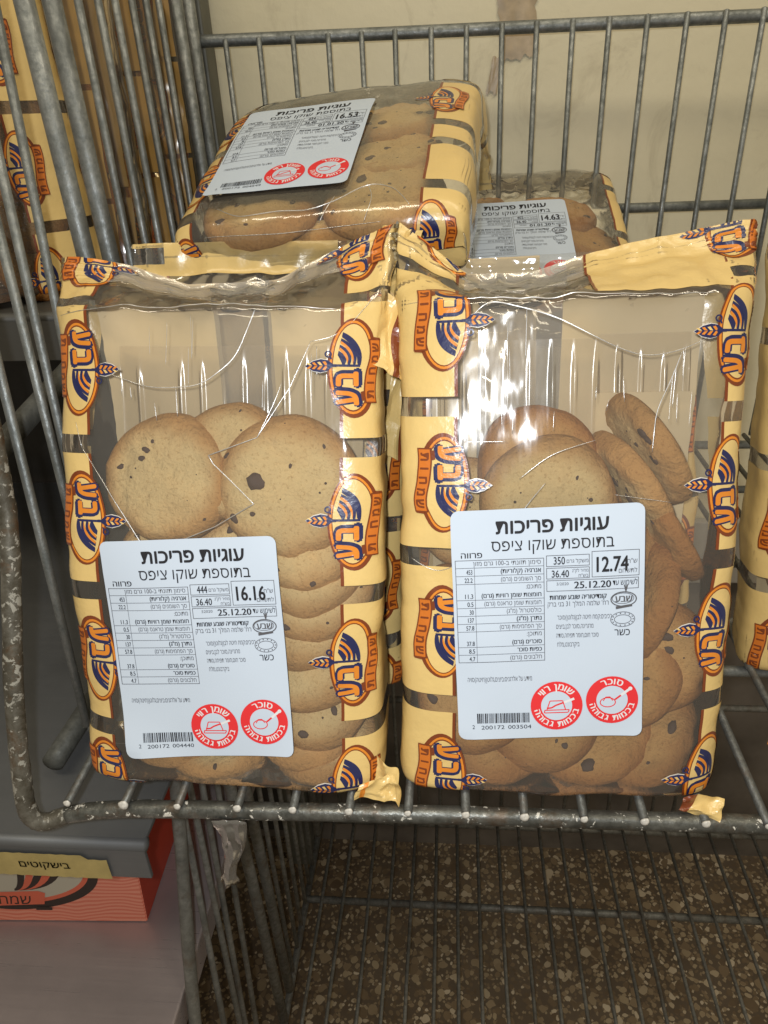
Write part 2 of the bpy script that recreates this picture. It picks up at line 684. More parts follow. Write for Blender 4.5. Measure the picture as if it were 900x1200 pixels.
def bez(p0, p1, p2, n=10):
    return [tuple((1 - t) ** 2 * np.array(p0) + 2 * t * (1 - t) * np.array(p1) + t * t * np.array(p2)) for t in np.linspace(0, 1, n)]


def logo_art(mono=False):
    """bakery emblem, word frame: x along the word, y up towards the wheat ear"""
    A = Art()
    br, orr, nv, cr, wh = ('brown', 'orange', 'navy', 'cream', 'white_print')
    # white backing of the wheat ear
    ear = [(0.6, 11.0), (-1.6, 13.5), (-2.4, 17), (-1.6, 21), (1.0, 25.2), (3.6, 21), (4.6, 17), (4.0, 13.5), (2.2, 11.0)]
    A.poly([(x * 1.12 - .1, y + .2) for x, y in ear], wh, .6)
    A.ellipse(0, -.2, 26.6, 13.9, br, 1)
    A.ellipse(.4, .45, 24.9, 12.2, orr, 2)
    A.ellipse(.4, .45, 23.6, 11.0, br, 3)
    A.ellipse(.5, .5, 22.9, 10.4, cr, 4)
    A.poly(ear, nv, 5)
    for k in range(4):       # grains
        y = 13.3 + k * 2.7
        w = 2.3 - .28 * k
        A.poly([(1.0, y), (1.0 - w, y + 1.5), (1.0 - w * .85, y + 2.9), (.85, y + 1.5)], orr, 6)
        A.poly([(1.2, y), (1.2 + w, y + 1.5), (1.2 + w * .85, y + 2.9), (1.35, y + 1.5)], cr if k % 2 else orr, 6)
    A.line([(1.2, 9), (1.2, 14)], 1.5, nv, 7)
    A.ring(7.2, 13.4, 1.9, 1.9, .8, nv, 7, 14)
    A.line([(4.6, 11.8), (6.2, 12.4)], .9, nv, 7)
    # letters ayin and bet: navy body with orange face
    for ch, x, w in (("ע", -15.4, 6.6), ("ב", -5.3, 6.6)):
        A.text(ch, x, -3.2, 12.0, nv, 5, width=w + .8, bold=.11)
        A.text(ch, x - .5, -2.2, 10.8, orr, 6, width=w, bold=.045)
    # shin as a fan of sheaves
    A.line([(1.3, -3.6), (1.3, 10)], 1.3, nv, 5)
    n = 4
    for k in range(n):
        a0 = np.array((1.6, -3.8 + 2.9 * k)); b0 = np.array((19.0 - 3.3 * k, 6.0 + .7 * k))
        c0 = np.array((13.9 - 2.7 * k, -5.6 + 2.6 * k))
        a1 = a0 + (0.2, 1.2 + .5 * (k == 0)); b1 = b0 + (-2.3, .5); c1 = c0 + (-3.2, 4.0)
        up = bez(a0, c0, b0, 12); dn = bez(a1, c1, b1, 12)
        V = up + dn
        A.tris(V, [(i, i + 1, 12 + i + 1, 12 + i) for i in range(11)], nv, 5)
        up2 = bez(a0 + (1.2, 1.3), c0 + (-1.4, 2.5), b0 + (-1.5, .1), 12)
        dn2 = bez(a1 + (.7, .3), c1 + (.5, .3), b1 + (-.5, -.1), 12)
        if k < n - 1:
            A.tris(up2 + dn2, [(i, i + 1, 12 + i + 1, 12 + i) for i in range(11)], orr if k else nv, 6)
    # ribbon with folded tails
    A.poly([(-17.5, -4.6), (-12.6, -4.0), (-11.6, -8.0), (-17.0, -8.6)], br, 6.5)
    A.poly([(11.0, -14.6), (16.2, -15.2), (16.6, -10.8), (12.0, -10.0)], br, 6.5)
    t = np.linspace(0, 1, 11)
    def rib(g):
        x = -18.0 + 33 * t
        y = -10.0 + .9 * np.sin(t * 6.0) - 1.6 * t
        top = [(a, b + 3.1 + g) for a, b in zip(x, y)]; bot = [(a, b - 3.1 - g) for a, b in zip(x, y)]
        top[0] = (top[0][0] - g, top[0][1]); bot[0] = (bot[0][0] - g, bot[0][1])
        top[-1] = (top[-1][0] + g, top[-1][1]); bot[-1] = (bot[-1][0] + g, bot[-1][1])
        return top + bot
    A.tris(rib(.7), [(i, i + 1, 12 + i, 11 + i) for i in range(10)], br, 7)
    A.tris(rib(-.1), [(i, i + 1, 12 + i, 11 + i) for i in range(10)], 'ribbon', 8)
    for i, ch in enumerate("תוחמש"):
        tt = .12 + .19 * i
        x = -18 + 33 * tt
        A.text(ch, x, -12.1 + .9 * math.sin(tt * 6) - 1.6 * tt, 4.1, br, 9, bold=.045, width=None)
    return A


LOGO = logo_art()
# along a band: rotate so that the word runs down (side +1 = left band) or up; mm
def logo_on(side):
    def f(V):
        x, y = V[:, 0], V[:, 1]
        return np.stack([y, -x], 1) if side < 0 else np.stack([-y, x], 1)
    return LOGO.xform(f)


LOGO_L = logo_on(-1).build(2.4)
LOGO_R = logo_on(1).build(2.4)


def label_art(price, weight, unit, date, code, small="52020"):
    A = Art()
    W, H = 90.0, 118.0
    # rounded sheet, origin centre of the label, y up
    def Y(y): return H / 2 - y
    def X(x): return x - W / 2
    k = 'ink'
    A.text("עוגיות פריכות", X(47.5), Y(12.0), 6.0, k, 1, width=52, bold=.03)
    A.text("בתוספת שוקו ציפס", X(47.5), Y(20.6), 4.9, k, 1, width=57, bold=.0)
    A.text("פרווה", X(9.5), Y(23.6), 2.6, k, 1, width=10, bold=.02)
    lw = .28
    g = 'grey_ink'
    y0 = 24.6
    rows = [("סימון תזונתי ב-100 גרם מזון", "", 0), ("אנרגיה (קלוריות)", "453", 1), ("סך השומנים (גרם)", "22.2", 0), ("מתוכם:", "", 0),
            ("חומצות שומן רוויות (גרם)", "11.3", 1), ("חומצות שומן טראנס (גרם)", "0.5", 0), ("כולסטרול (מ\"ג)", "30", 0), ("נתרן (מ\"ג)", "137", 1),
            ("סך הפחמימות (גרם)", "57.8", 0), ("מתוכן:", "", 0), ("סוכרים (גרם)", "37.8", 1), ("כפיות סוכר", "8.5", 1), ("חלבונים (גרם)", "4.7", 0)]
    rh = 4.05
    A.frame(X(1.5), Y(y0 + rh * 13), X(43.5), Y(y0), lw, g, 1)
    for i, (t, v, b) in enumerate(rows):
        yy = y0 + rh * (i + 1)
        if i < 12 and t[-1] != ':' :
            A.rect(X(1.8), Y(yy), X(43.2), Y(yy) + lw * .8, g, 1)
        A.text(t, X(42), Y(yy - 1.15), 1.95, k if b else g, 1.5, width=min(36 if i == 0 else 32, len(t) * 1.18), align='r', bold=.02 if b else 0)
        if v:
            A.text(v, X(9.6), Y(yy - .9), 2.3, k, 1.5, width=len(v) * .95, align='r', heb=False, bold=.01)
    A.rect(X(10.5), Y(y0 + rh * 13), X(10.5) + lw * .7, Y(y0 + rh), g, 1)
    A.frame(X(44.5), Y(29.2), X(64.6), Y(23.6), lw, g, 1)
    A.frame(X(44.5), Y(35.4), X(64.6), Y(29.8), lw, g, 1)
    A.text(weight, X(50.6), Y(28.2), 3.7, k, 1.5, width=5.2, bold=.01, heb=False)
    A.text("משקל גרם", X(64), Y(27.6), 1.6, g, 1.5, width=10, align='r')
    A.text(unit, X(51.0), Y(34.6), 3.5, k, 1.5, width=8, bold=.01, heb=False)
    A.text("מחיר לק\"ג", X(64), Y(32.3), 1.4, g, 1.5, width=7.5, align='r')
    A.text("בש\"ח", X(64), Y(34.8), 1.4, g, 1.5, width=4.5, align='r')
    A.frame(X(65.6), Y(35.2), X(87.6), Y(22.4), lw, g, 1)
    A.text(price, X(75.2), Y(32.6), 7.2, k, 1.5, width=14.5, bold=.02, heb=False)
    A.text("ש\"ח", X(86.6), Y(29.0), 1.9, g, 1.5, width=4.6, align='r')
    A.text("לתשלום", X(86.6), Y(33.6), 1.9, g, 1.5, width=8.5, align='r')
    A.frame(X(44.5), Y(41.6), X(87.4), Y(36.0), lw, g, 1)
    A.text(date, X(66), Y(40.4), 3.4, k, 1.5, width=17, bold=.025, heb=False)
    A.text(small, X(52), Y(38.6), 1.4, g, 1.5, width=5.6, heb=False)
    A.text("לשימוש עד", X(86.8), Y(39.6), 2.3, k, 1.5, width=11.5, align='r')
    A.text("קונדיטוריה שובע שמחות", X(72.5), Y(45.8), 2.1, k, 1.5, width=26.5, align='r', bold=.03)
    A.text("רח' שלמה המלך 31 בני ברק", X(73.5), Y(49.3), 2.1, g, 1.5, width=28.5, align='r')
    for i, (t, w) in enumerate((("רכיבים:קמח חיטה לבן(גלוטן)סוכר", 25.5), ("מרגרינה,סוכר לבן,ביצים", 17.5), ("סוכר חום,חומר תפיחה,סודה", 20), ("ביקרבונט,מלח", 10.5))):
        A.text(t, X([75, 66.5, 69, 60][i]), Y(56.2 + i * 4.7), 2.1, g, 1.5, width=w, align='r')
    # little bakery emblem, rabbinate oval, kosher
    A.ring(X(80.5), Y(46.8), 6.2, 3.9, .55, g, 1.5, 24)
    A.ring(X(80.2), Y(46.4), 5.2, 2.8, .3, g, 1.5, 20)
    A.text("שבע", X(80.5), Y(48.2), 3.0, g, 1.6, width=8, bold=.03)
    for q in (-1, 0, 1):
        A.line([(X(81.5), Y(43)), (X(81.5 + q * .8), Y(39.6))], .5, g, 1.6)
    A.poly([(X(77), Y(51.8)), (X(84.6), Y(50.6)), (X(84.4), Y(49.4)), (X(76.8), Y(50.4))], g, 1.7)
    A.ring(X(80.2), Y(57.0), 5.8, 3.9, .3, g, 1.5, 24)
    A.ring(X(80.2), Y(57.0), 4.1, 2.4, .3, g, 1.5, 20)
    for q in range(14):
        a = q / 14 * 2 * math.pi
        A.ellipse(X(80.2 + 4.9 * math.cos(a)), Y(57 + 3.1 * math.sin(a)), .35, .35, g, 1.5, 6)
    A.text("כשר", X(80.0), Y(65.2), 3.1, k, 1.5, width=7.2, bold=.005)
    A.text("מידע על אלרגנים:ביצים,גלוטן(חיטה)סויה", X(37.0), Y(87.5), 2.2, g, 1.5, width=31.5, align='r')
    # barcode
    rnd = random.Random(code)
    x = 9.5
    while x < 35.5:
        w = rnd.choice((.25, .25, .45, .65))
        A.rect(X(x), Y(109.6), X(x + w), Y(104.4), k, 1.5)
        x += w + rnd.choice((.25, .3, .5))
    A.text(code[0], X(7.6), Y(112.4), 2.0, k, 1.5, heb=False)
    A.text(code[1:7], X(17.2), Y(112.8), 2.0, k, 1.5, width=11.5, heb=False)
    A.text(code[7:], X(30.5), Y(112.8), 2.0, k, 1.5, width=11.5, heb=False)
    # two red warning seals
    for (cx, cy, r, top) in ((48.8, 101.2, 12.7, "שומן רווי"), (75.6, 98.8, 12.5, "סוכר")):
        cx, cy = X(cx), Y(cy)
        A.ellipse(cx, cy, r, r, 'red_ink', 2)
        A.ellipse(cx, cy, r * .60, r * .60, 'paper', 3)
        A.arc_text(top, cx, cy, r * .665, r * .235, 'white_ink', 3, True, .03)
        A.arc_text("בכמות גבוהה", cx, cy, r * .665, r * .215, 'white_ink', 3, False, .035)
        rr = 'red_ink'
        if top == "סוכר":
            A.ring(cx - 2.0, cy - 1.2, 3.9, 2.7, .5, rr, 4, 24)
            A.line([(cx - 4.2, cy - .4), (cx - 3.0, cy + 1.6), (cx - 1.0, cy + 1.7), (cx + .4, cy - .3)], .45, rr, 4)
            A.line([(cx + 1.4, cy + .2), (cx + 8.6, cy + 6.0)], .9, rr, 4)
            A.ellipse(cx + 8.6, cy + 6.0, 1.0, 1.0, 'white_ink', 4.5, 12)
            A.line([(cx + 4.2, cy + 2.5), (cx + 8.6, cy + 6.0)], 1.3, 'white_ink', 4.5)
        else:
            A.line([(cx - 6, cy - 3.6), (cx + 5.6, cy - 3.6), (cx + 6.2, cy - 2.2), (cx - 5.8, cy - 2.2), (cx - 6, cy - 3.6)], .5, rr, 4)
            A.line([(cx - 4.8, cy - 2.2), (cx - 3.2, cy + 2.6), (cx + 3.0, cy + 2.6), (cx + 4.4, cy - 2.2)], .5, rr, 4)
            A.line([(cx - 4.8, cy - 1.2), (cx - 2.4, cy - 1.0), (cx - .5, cy + .2), (cx + 8.2, cy + 3.4)], .8, rr, 4)
            A.line([(cx + 3.6, cy + 1.6), (cx + 8.6, cy + 3.6)], 1.2, 'white_ink', 4.5)
    return A


def sheet_art(W, H, r, mat='paper', step=4):
    """rounded rectangle as a grid with trimmed corners"""
    A = Art()
    xs = list(np.linspace(-W / 2, W / 2, int(W / step) + 1)); ys = np.linspace(-H / 2, H / 2, int(H / step) + 1)
    ys = sorted(set([round(y, 4) for y in ys] + [round(s * (H / 2 - r + r * math.sin(a)), 4) for s in (-1, 1) for a in np.linspace(0, math.pi / 2, 5)]))
    V = []; T = []
    n = len(xs)
    for y in ys:
        e = max(0, abs(y) - (H / 2 - r))
        w = W / 2 - (r - math.sqrt(max(0, r * r - e * e)))
        V += [(x * w / (W / 2), y) for x in xs]
    for j in range(len(ys) - 1):
        for i in range(n - 1):
            T.append((j * n + i, j * n + i + 1, (j + 1) * n + i + 1, (j + 1) * n + i))
    A.tris(V, T, mat, 0)
    return A


# ------------------------------------------------------------------ the cookie bag: a closed printed film tube
MM = .001


class Bag:
    """v runs up the front (mm, 0 = front bottom corner), s runs round the bag (mm, 0 = front centre)"""
    NS = 192
    DV = 2.0

    def __init__(self, W=163, H=255, D=55, Dt=40, slope=34, strip=16, seed=0, n=5.0, r=7, wr=1.0, topwr=2.6, deform=None, belly=0, foot=0, taper=0.0, xs=(0, 0), masks=(), und=2.2):
        self.W, self.H, self.D = W, H, D
        pr = [(0.4, 0.0)]
        pr += [(h, 0.0) for h in np.linspace(3, D / 2 - r, 8)]
        pr += [(D / 2 - r + r * math.sin(a), r - r * math.cos(a)) for a in np.linspace(.2, math.pi / 2, 6)]
        for z in np.arange(r + 4, H, 4):
            t = z / H
            hh = D / 2 + (Dt / 2 - D / 2) * max(0, (t - .45) / .55) ** 1.5 + belly * math.sin(math.pi * min(1, t * 1.3))
            pr.append((hh, z))
        h1 = pr[-1][0]
        for t in np.linspace(.06, 1, 10):
            pr.append((h1 * (1 - t) + .6 * t, H + slope * (t * .9 + .1 * t * t) * .82))
        zt = pr[-1][1]
        pr.append((.6, zt + strip))
        pr = np.array(pr)
        L = np.concatenate([[0], np.cumsum(np.linalg.norm(np.diff(pr, axis=0), axis=1))])
        i0 = 8 + 3
        L0 = L[i0]          # length at bottom corner
        self.v0 = -L0
        self.vmax = L[-1] - L0
        self.vseal = L[-2] - L0
        self.vfold = np.interp(H, pr[:, 1][:-11 + 0] if False else pr[:, 1], L) - L0
        nv = int((L[-1]) / self.DV) + 1
        vs = np.linspace(0, L[-1], nv)
        self.vs = vs - L0
        self.dv = vs[1] - vs[0]
        h = np.interp(vs, L, pr[:, 0]); z = np.interp(vs, L, pr[:, 1])
        ang = np.linspace(0, 2 * np.pi, 1441)
        T = np.zeros((nv, self.NS, 3))
        self.per = np.zeros(nv)
        for k in range(nv):
            t = np.clip((self.vs[k] - .55 * H) / (self.vseal - .55 * H), 0, 1)
            ex = n * (1 - t) + 2.6 * t
            w = W / 2 + 2.5 * np.clip((self.vs[k] - H) / 30, 0, 1) - 1.5 * np.clip(1 - (self.vs[k] + 6) / 14, 0, 1)
            c = np.sin(ang); s_ = -np.cos(ang)
            if self.vs[k] >= self.vseal - 2:
                ex = 2.2
            x = w * np.sign(c) * np.abs(c) ** (2 / ex)
            y = h[k] * np.sign(s_) * np.abs(s_) ** (2 / ex)
            l = np.concatenate([[0], np.cumsum(np.hypot(np.diff(x), np.diff(y)))])
            self.per[k] = l[-1]
            q = np.linspace(0, l[-1], self.NS + 1)[:-1]
            T[k, :, 0] = np.interp(q, l, x); T[k, :, 1] = np.interp(q, l, y); T[k, :, 2] = z[k]
        self.seed = seed
        if foot:       # the bottom stays flat on what carries it although the bag leans
            z = T[..., 2]
            T[..., 2] = z + (T[..., 1] + D / 2) * math.tan(math.radians(foot)) * np.clip(1 - z / 90, 0, 1)
        zz = np.clip(T[..., 2] / H, 0, 1.2)
        for k in range(nv):
            for sg in (-1, 1):
                wob = 1.7 * noise.noise(Vector((self.vs[k] * .03, seed * 4.1 + sg * 7, 0))) + .9 * noise.noise(Vector((self.vs[k] * .09, seed * 2.1 + sg * 5, 3)))
                sel = T[k, :, 0] * sg > W * .3
                T[k, sel, 0] += sg * wob * np.clip((np.abs(T[k, sel, 0]) - W * .3) / (W * .2), 0, 1)
        T[..., 0] = T[..., 0] * (1 + taper * zz) + xs[0] + (xs[1] - xs[0]) * zz
        if deform:
            T = deform(T, self.vs[:, None] * np.ones((1, self.NS)), self)
        self.Ts = T * MM
        # wrinkles
        Nrm = self.normals(self.Ts)
        disp = np.zeros((nv, self.NS))
        off = Vector((seed * 3.1, seed * 7.7, seed * 1.3))
        for k in range(nv):
            v = self.vs[k]
            a_top = max(0, min(1, (v - (H - 12)) / 20))
            for j in range(self.NS):
                p = Vector(self.Ts[k, j])
                q = Vector((p.x * 38 + p.z * 14, p.y * 38, p.z * 26)) + off
                w1 = 1 - abs(noise.noise(q)) * 2.4
                w2 = noise.noise(p * 95 + off)
                d = wr * (.55 * (w1 - .6) + .22 * w2)
                if und:
                    d += und * noise.noise(Vector((p.x * 24 + p.z * 6, p.y * 20, p.z * 15)) + off * 1.7)
                if a_top:
                    q2 = Vector((p.x * 55, p.y * 60, p.z * 34)) + off * 2
                    d += a_top * topwr * (.9 * (1 - abs(noise.noise(q2)) * 2.2 - .45) + .4 * noise.noise(q2 * 2.3))
                disp[k, j] = d
        for (s0, v0, w, h) in masks:      # pressed flat under the sticker
            S = np.arange(self.NS)[None, :] / self.NS * self.per[:, None]
            S = np.where(S > self.per[:, None] / 2, S - self.per[:, None], S)
            dx = np.clip((np.abs(S - s0) - w / 2) / 12, 0, 1); dy = np.clip((np.abs(self.vs[:, None] - v0) - h / 2) / 12, 0, 1)
            disp *= np.maximum(dx, dy) ** .8
        if self.vs[-1] > self.vseal:      # crimped seal
            for k in range(nv):
                if self.vs[k] > self.vseal:
                    disp[k] = disp[k] * .9 + .42 * math.sin(self.vs[k] * 1.25)
            half = self.NS // 2
            for k in range(nv):
                if self.vs[k] > self.vseal - 4:   # both faces of the seal move together
                    for j in range(1, half):
                        disp[k, self.NS - j if False else (self.NS - j)] = disp[k, self.NS - j]
                        m = (half - j) % self.NS
                    front = disp[k].copy()
                    for j in range(self.NS):
                        mir = (half - j) % self.NS
                        if j > self.NS // 4 and j < 3 * self.NS // 4:
                            disp[k, j] = -front[mir]
        self.disp = disp
        self.T = self.Ts + Nrm * disp[:, :, None] * MM
        self.Nn = self.normals(self.T)
        self.Nss = Nrm

    def normals(self, T):
        ds = np.roll(T, -1, 1) - np.roll(T, 1, 1)
        dv = np.gradient(T, axis=0)
        n = np.cross(ds, dv)
        n /= np.maximum(1e-12, np.linalg.norm(n, axis=2))[:, :, None]
        return n

    def ev(self, s, v, off=0.0, smooth=False, frac=None):
        s = np.asarray(s, float); v = np.asarray(v, float)
        r = np.clip((v - self.vs[0]) / self.dv, 0, len(self.vs) - 1.001)
        i = r.astype(int); fr = (r - i)[..., None]
        per = self.per[i] * (1 - fr[..., 0]) + self.per[i + 1] * fr[..., 0]
        q = (s / per * self.NS) % self.NS
        j = q.astype(int) % self.NS; fq = (q - np.floor(q))[..., None]
        j2 = (j + 1) % self.NS
        T = self.Ts if smooth else self.T
        Nn = self.Nss if smooth else self.Nn
        def bl(A):
            return (A[i, j] * (1 - fr) * (1 - fq) + A[i + 1, j] * fr * (1 - fq) + A[i, j2] * (1 - fr) * fq + A[i + 1, j2] * fr * fq)
        P = bl(T); n = bl(Nn)
        n /= np.maximum(1e-12, np.linalg.norm(n, axis=-1))[..., None]
        o = np.asarray(off, float)
        if o.ndim:
            o = o[..., None]
        return P + n * o * MM

    def back_s(self, s, v):
        """coordinate measured from the centre of the back (as seen from the front: + is right)"""
        v = np.asarray(v, float)
        r = np.clip((v - self.vs[0]) / self.dv, 0, len(self.vs) - 1.001).astype(int)
        return self.per[r] / 2 - np.asarray(s, float)

    def film(self, parent, mat, name="film"):
        nv = len(self.vs)
        V = self.T.reshape(-1, 3)
        F = []
        for k in range(nv - 1):
            for j in range(self.NS):
                j2 = (j + 1) % self.NS
                F.append((k * self.NS + j, k * self.NS + j2, (k + 1) * self.NS + j2, (k + 1) * self.NS + j))
        return link(name, mesh_np(name, V, F), parent, [mat])

    def art(self, built, name, parent, s0, v0, rot=0.0, base=.25, step=.09, smooth=False, sc=1.0, lift=None):
        V, F, mi, mats = built
        c, s_ = math.cos(rot), math.sin(rot)
        x = V[:, 0] * sc; y = V[:, 1] * sc
        s = s0 + x * c - y * s_
        v = v0 + x * s_ + y * c
        off = base + V[:, 2] * step
        if lift is not None:
            off = off + lift(x, y)
        P = self.ev(s, v, off, smooth)
        return link(name, mesh_np(name, P, F, mi), parent, [MAT[m] for m in mats])

    def patch(self, s0, s1, v0, v1, name, parent, mat, off=.12, step=2.2, back=False, jag=0):
        ns = max(2, int(abs(s1 - s0) / step) + 1); nv = max(2, int(abs(v1 - v0) / step) + 1)
        S, Vv = np.meshgrid(np.linspace(s0, s1, ns), np.linspace(v0, v1, nv))
        if back:
            S = self.back_s(S, Vv)
        P = self.ev(S.ravel(), Vv.ravel(), off)
        F = [(j * ns + i, j * ns + i + 1, (j + 1) * ns + i + 1, (j + 1) * ns + i) for j in range(nv - 1) for i in range(ns - 1)]
        return link(name, mesh_np(name, P, F), parent, [mat])

    def crease(self, pts, parent, r=.3, soft=True):
        """a sharp fold standing up from the film; pts = (s, v)"""
        P = []
        for (a, b) in zip(pts[:-1], pts[1:]):
            n = max(2, int(math.dist(a, b) / 2.0))
            for t in np.linspace(0, 1, n, endpoint=False):
                P.append((a[0] + (b[0] - a[0]) * t, a[1] + (b[1] - a[1]) * t))
        P.append(pts[-1])
        P = np.array(P)
        if soft:
            for _ in range(14):
                P[1:-1] = P[1:-1] * .5 + (P[:-2] + P[2:]) * .25
        Q = self.ev(P[:, 0], P[:, 1], .15)
        n = len(Q)
        rr = [r * MM * (.25 + .75 * math.sin(math.pi * (i + .5) / n) ** .5) * random.uniform(.8, 1.15) for i in range(n)]
        return link("crease", tube_mesh("crease", [tuple(q) for q in Q], rr, 6), parent, [MAT['crease']])


def band(bag, parent, side, border, gaps, v_lo, v_hi, wrap, gap=9.5, skip_logo=(), poff=.12, logo_s=6.5, logo_sc=.92, tone='cream'):
    """printed panels up one edge of the bag. side -1 left, +1 right; border = s of the inner edge; gaps = v of the clear gaps' centres"""
    edges = [v_lo] + [e for g in gaps for e in (g - gap / 2, g + gap / 2)] + [v_hi]
    for k in range(0, len(edges), 2):
        a, b = edges[k], edges[k + 1]
        if b - a < 2:
            continue
        p = bag.patch(border, border + side * wrap, a, b, "printed_panel", parent, MAT[tone], off=poff)
        bag.patch(border - side * .2, border + side * 1.4, a, b, "border_line", p, MAT['brown'], off=poff + .08)
        cv = None
        if b - a > 45:
            cv = (a + b) / 2
        elif b >= v_hi - 1 and b - a > 14:
            cv = a + 33
        elif a <= v_lo + 1 and b - a > 14:
            cv = b - 33
        if cv is not None and k // 2 not in skip_logo:
            art = LOGO_L if side < 0 else LOGO_R
            V, F, mi, mats = art
            if cv + 27 > v_hi or cv - 27 < v_lo:       # keep what lies on the printed part
                keep = [i for i, f in enumerate(F) if v_lo < cv + np.mean([V[q][1] for q in f]) * logo_sc < v_hi]
                F2 = [F[i] for i in keep]; mi2 = [mi[i] for i in keep]
                art = (V, F2, mi2, mats)
            bag.art(art, "emblem", p, border + side * logo_s, cv, base=poff + .10, step=.075, sc=logo_sc)
    return


def sticker(bag, parent, s0, v0, rot, art, name="price_label", corner=None):
    lift = None
    if corner:
        lift = lambda x, y: corner * np.clip((-x - y - 62) / 34, 0, 1) ** 2 + .7 * (1 + np.sin(x * .075 + y * .05 + corner * 3)) * .5 + .5 * (1 + np.sin(y * .09 - x * .04)) * .5 + corner * .8 * np.clip((x - y - 78) / 24, 0, 1) ** 2
    sh = sheet_art(90, 118, 4).build()
    sh = (sh[0], sh[1], sh[2], sh[3])
    lab = bag.art(sh, name, parent, s0, v0, rot, base=.85, smooth=True, lift=lift)
    pr = bag.art(art.build(6), "printing", lab, s0, v0, rot, base=.95, step=.05, smooth=True, lift=lift)
    return lab


def lean_matrix(x, y, z, lean, yaw=0, roll=0):
    """bag standing with its front bottom edge centre at x, y, z"""
    return (Matrix.Translation((x, y, z)) @ Matrix.Rotation(math.radians(yaw), 4, 'Z') @ Matrix.Rotation(-math.radians(lean), 4, 'X')
            @ Matrix.Rotation(math.radians(roll), 4, 'Y'))


# ------------------------------------------------------------------ cookies
def cookie_mesh(seed, R=31, Th=9.5):
    rnd = random.Random(seed)
    off = Vector((seed * 5.3, seed * 2.1, 3.7 * seed))
    nseg = 56
    prof = [(0, 1.0)] + [(t, 1 - .10 * t * t - .0 * t) for t in (.12, .25, .38, .5, .62, .72, .80)] + [(.87, .83), (.925, .70), (.965, .52), (.99, .32), (1.0, .12), (.985, -.05), (.94, -.16), (.8, -.18), (.4, -.17), (0, -.17)]
    V = []; F = []
    rings = []
    for (t, z) in prof:
        if t == 0:
            V.append(Vector((0, 0, z * Th))); rings.append([len(V) - 1]); continue
        rg = []
        for k in range(nseg):
            a = 2 * math.pi * k / nseg
            rr = R * t * (1 + .055 * noise.noise(Vector((math.cos(a) * 1.1, math.sin(a) * 1.1, 0)) + off) + .016 * noise.noise(Vector((math.cos(a) * 3.5, math.sin(a) * 3.5, 0)) + off))
            p = Vector((rr * math.cos(a), rr * math.sin(a), z * Th))
            b = noise.noise(p * .085 + off) * 1.6 + noise.noise(p * .2 + off) * 1.1 + noise.noise(p * .55 + off) * .45
            if z > -.1:
                p.z += b * (1 if z > .4 else .5)
            V.append(p); rg.append(len(V) - 1)
        rings.append(rg)
    for a, b in zip(rings[:-1], rings[1:]):
        if len(a) == 1:
            for k in range(nseg):
                F.append((a[0], b[k], b[(k + 1) % nseg]))
        elif len(b) == 1:
            for k in range(nseg):
                F.append((a[(k + 1) % nseg], a[k], b[0]))
        else:
            for k in range(nseg):
                k2 = (k + 1) % nseg
                F.append((a[k], b[k], b[k2], a[k2]))
    return mesh_np("cookie_body", [v * MM for v in V], F)


def chip_mesh(seed):
    rnd = random.Random(seed)
    bm = bmesh.new()
    bmesh.ops.create_icosphere(bm, subdivisions=2, radius=1)
    off = Vector((seed * 9.1, 0, 3))
    for v in bm.verts:
        v.co *= 1 + .45 * noise.noise(v.co * 1.3 + off)
        v.co.z *= .38
    me = bpy.data.meshes.new("chocolate_chip")
    bm.to_mesh(me)
    bm.free()
    me.polygons.foreach_set("use_smooth", [True] * len(me.polygons))
    me.materials.append(MAT['chip'])
    return me


CK = [cookie_mesh(i + 1) for i in range(5)]
CKD = [m.copy() for m in CK]
for m in CK: m.materials.append(MAT['cookie'])
for m in CKD: m.materials.append(MAT['cookie_dark'])
CHIP = [chip_mesh(i) for i in range(4)]


def cookie(M, label, group, k=0, dark=False, size=1.0, chips=None, seed=None):
    """M: world matrix of the cookie, +z its top side"""
    me = (CKD if dark else CK)[k % 5]
    o = bpy.data.objects.new("cookie", me)
    COL.objects.link(o)
    o.matrix_world = M @ Matrix.Scale(size, 4)
    o["label"] = label
    o["category"] = "cookie"
    o["group"] = group
    rnd = random.Random(seed if seed is not None else hash((k, round(M.translation.x, 4))) % 9999)
    if chips is None:
        chips = []
        for _ in range(rnd.randint(6, 11)):
            a = rnd.uniform(0, 6.283); r = 29 * math.sqrt(rnd.uniform(.02, .86))
            chips.append((r * math.cos(a), r * math.sin(a), rnd.choice((.7, .9, 1.2, 1.6, 2.3, 2.9))))
    for (x, y, s) in chips:
        c = bpy.data.objects.new("chocolate_chip", CHIP[rnd.randrange(4)])
        COL.objects.link(c)
        c.parent = o
        t = math.hypot(x, y) / 31
        z = 9.5 * (1 - .1 * t * t) if t < .8 else 9.5 * (.93 - (t - .8) * 2.4)
        best = min(me.vertices, key=lambda v: (v.co.x - x * MM) ** 2 + (v.co.y - y * MM) ** 2 + (0 if v.co.z > .003 else 1))
        c.location = (x * MM, y * MM, best.co.z - .0001)
        c.rotation_euler = (0, 0, rnd.uniform(0, 6.28))
        c.scale = (s * MM * rnd.uniform(1, 1.5), s * MM * rnd.uniform(.7, 1), s * MM)
    return o


def place(bagM, x, y, z, nx, ny, nz, spin=0, size=1.0, hd=28):
    """cookie centre x,y,z (mm in the bag's frame) with its top facing (nx,ny,nz)"""
    n = Vector((nx, ny, nz)).normalized()
    ext = 31 * size * math.sqrt(max(0, 1 - n.y * n.y))
    front = y - ext - (10.5 * size * abs(n.y) if n.y < 0 else 2)
    if front < -hd + 1.5:
        y += (-hd + 1.5) - front
    q = n.to_track_quat('Z', 'Y')
    return bagM @ Matrix.Translation(Vector((x, y, z)) * MM) @ q.to_matrix().to_4x4() @ Matrix.Rotation(spin, 4, 'Z')


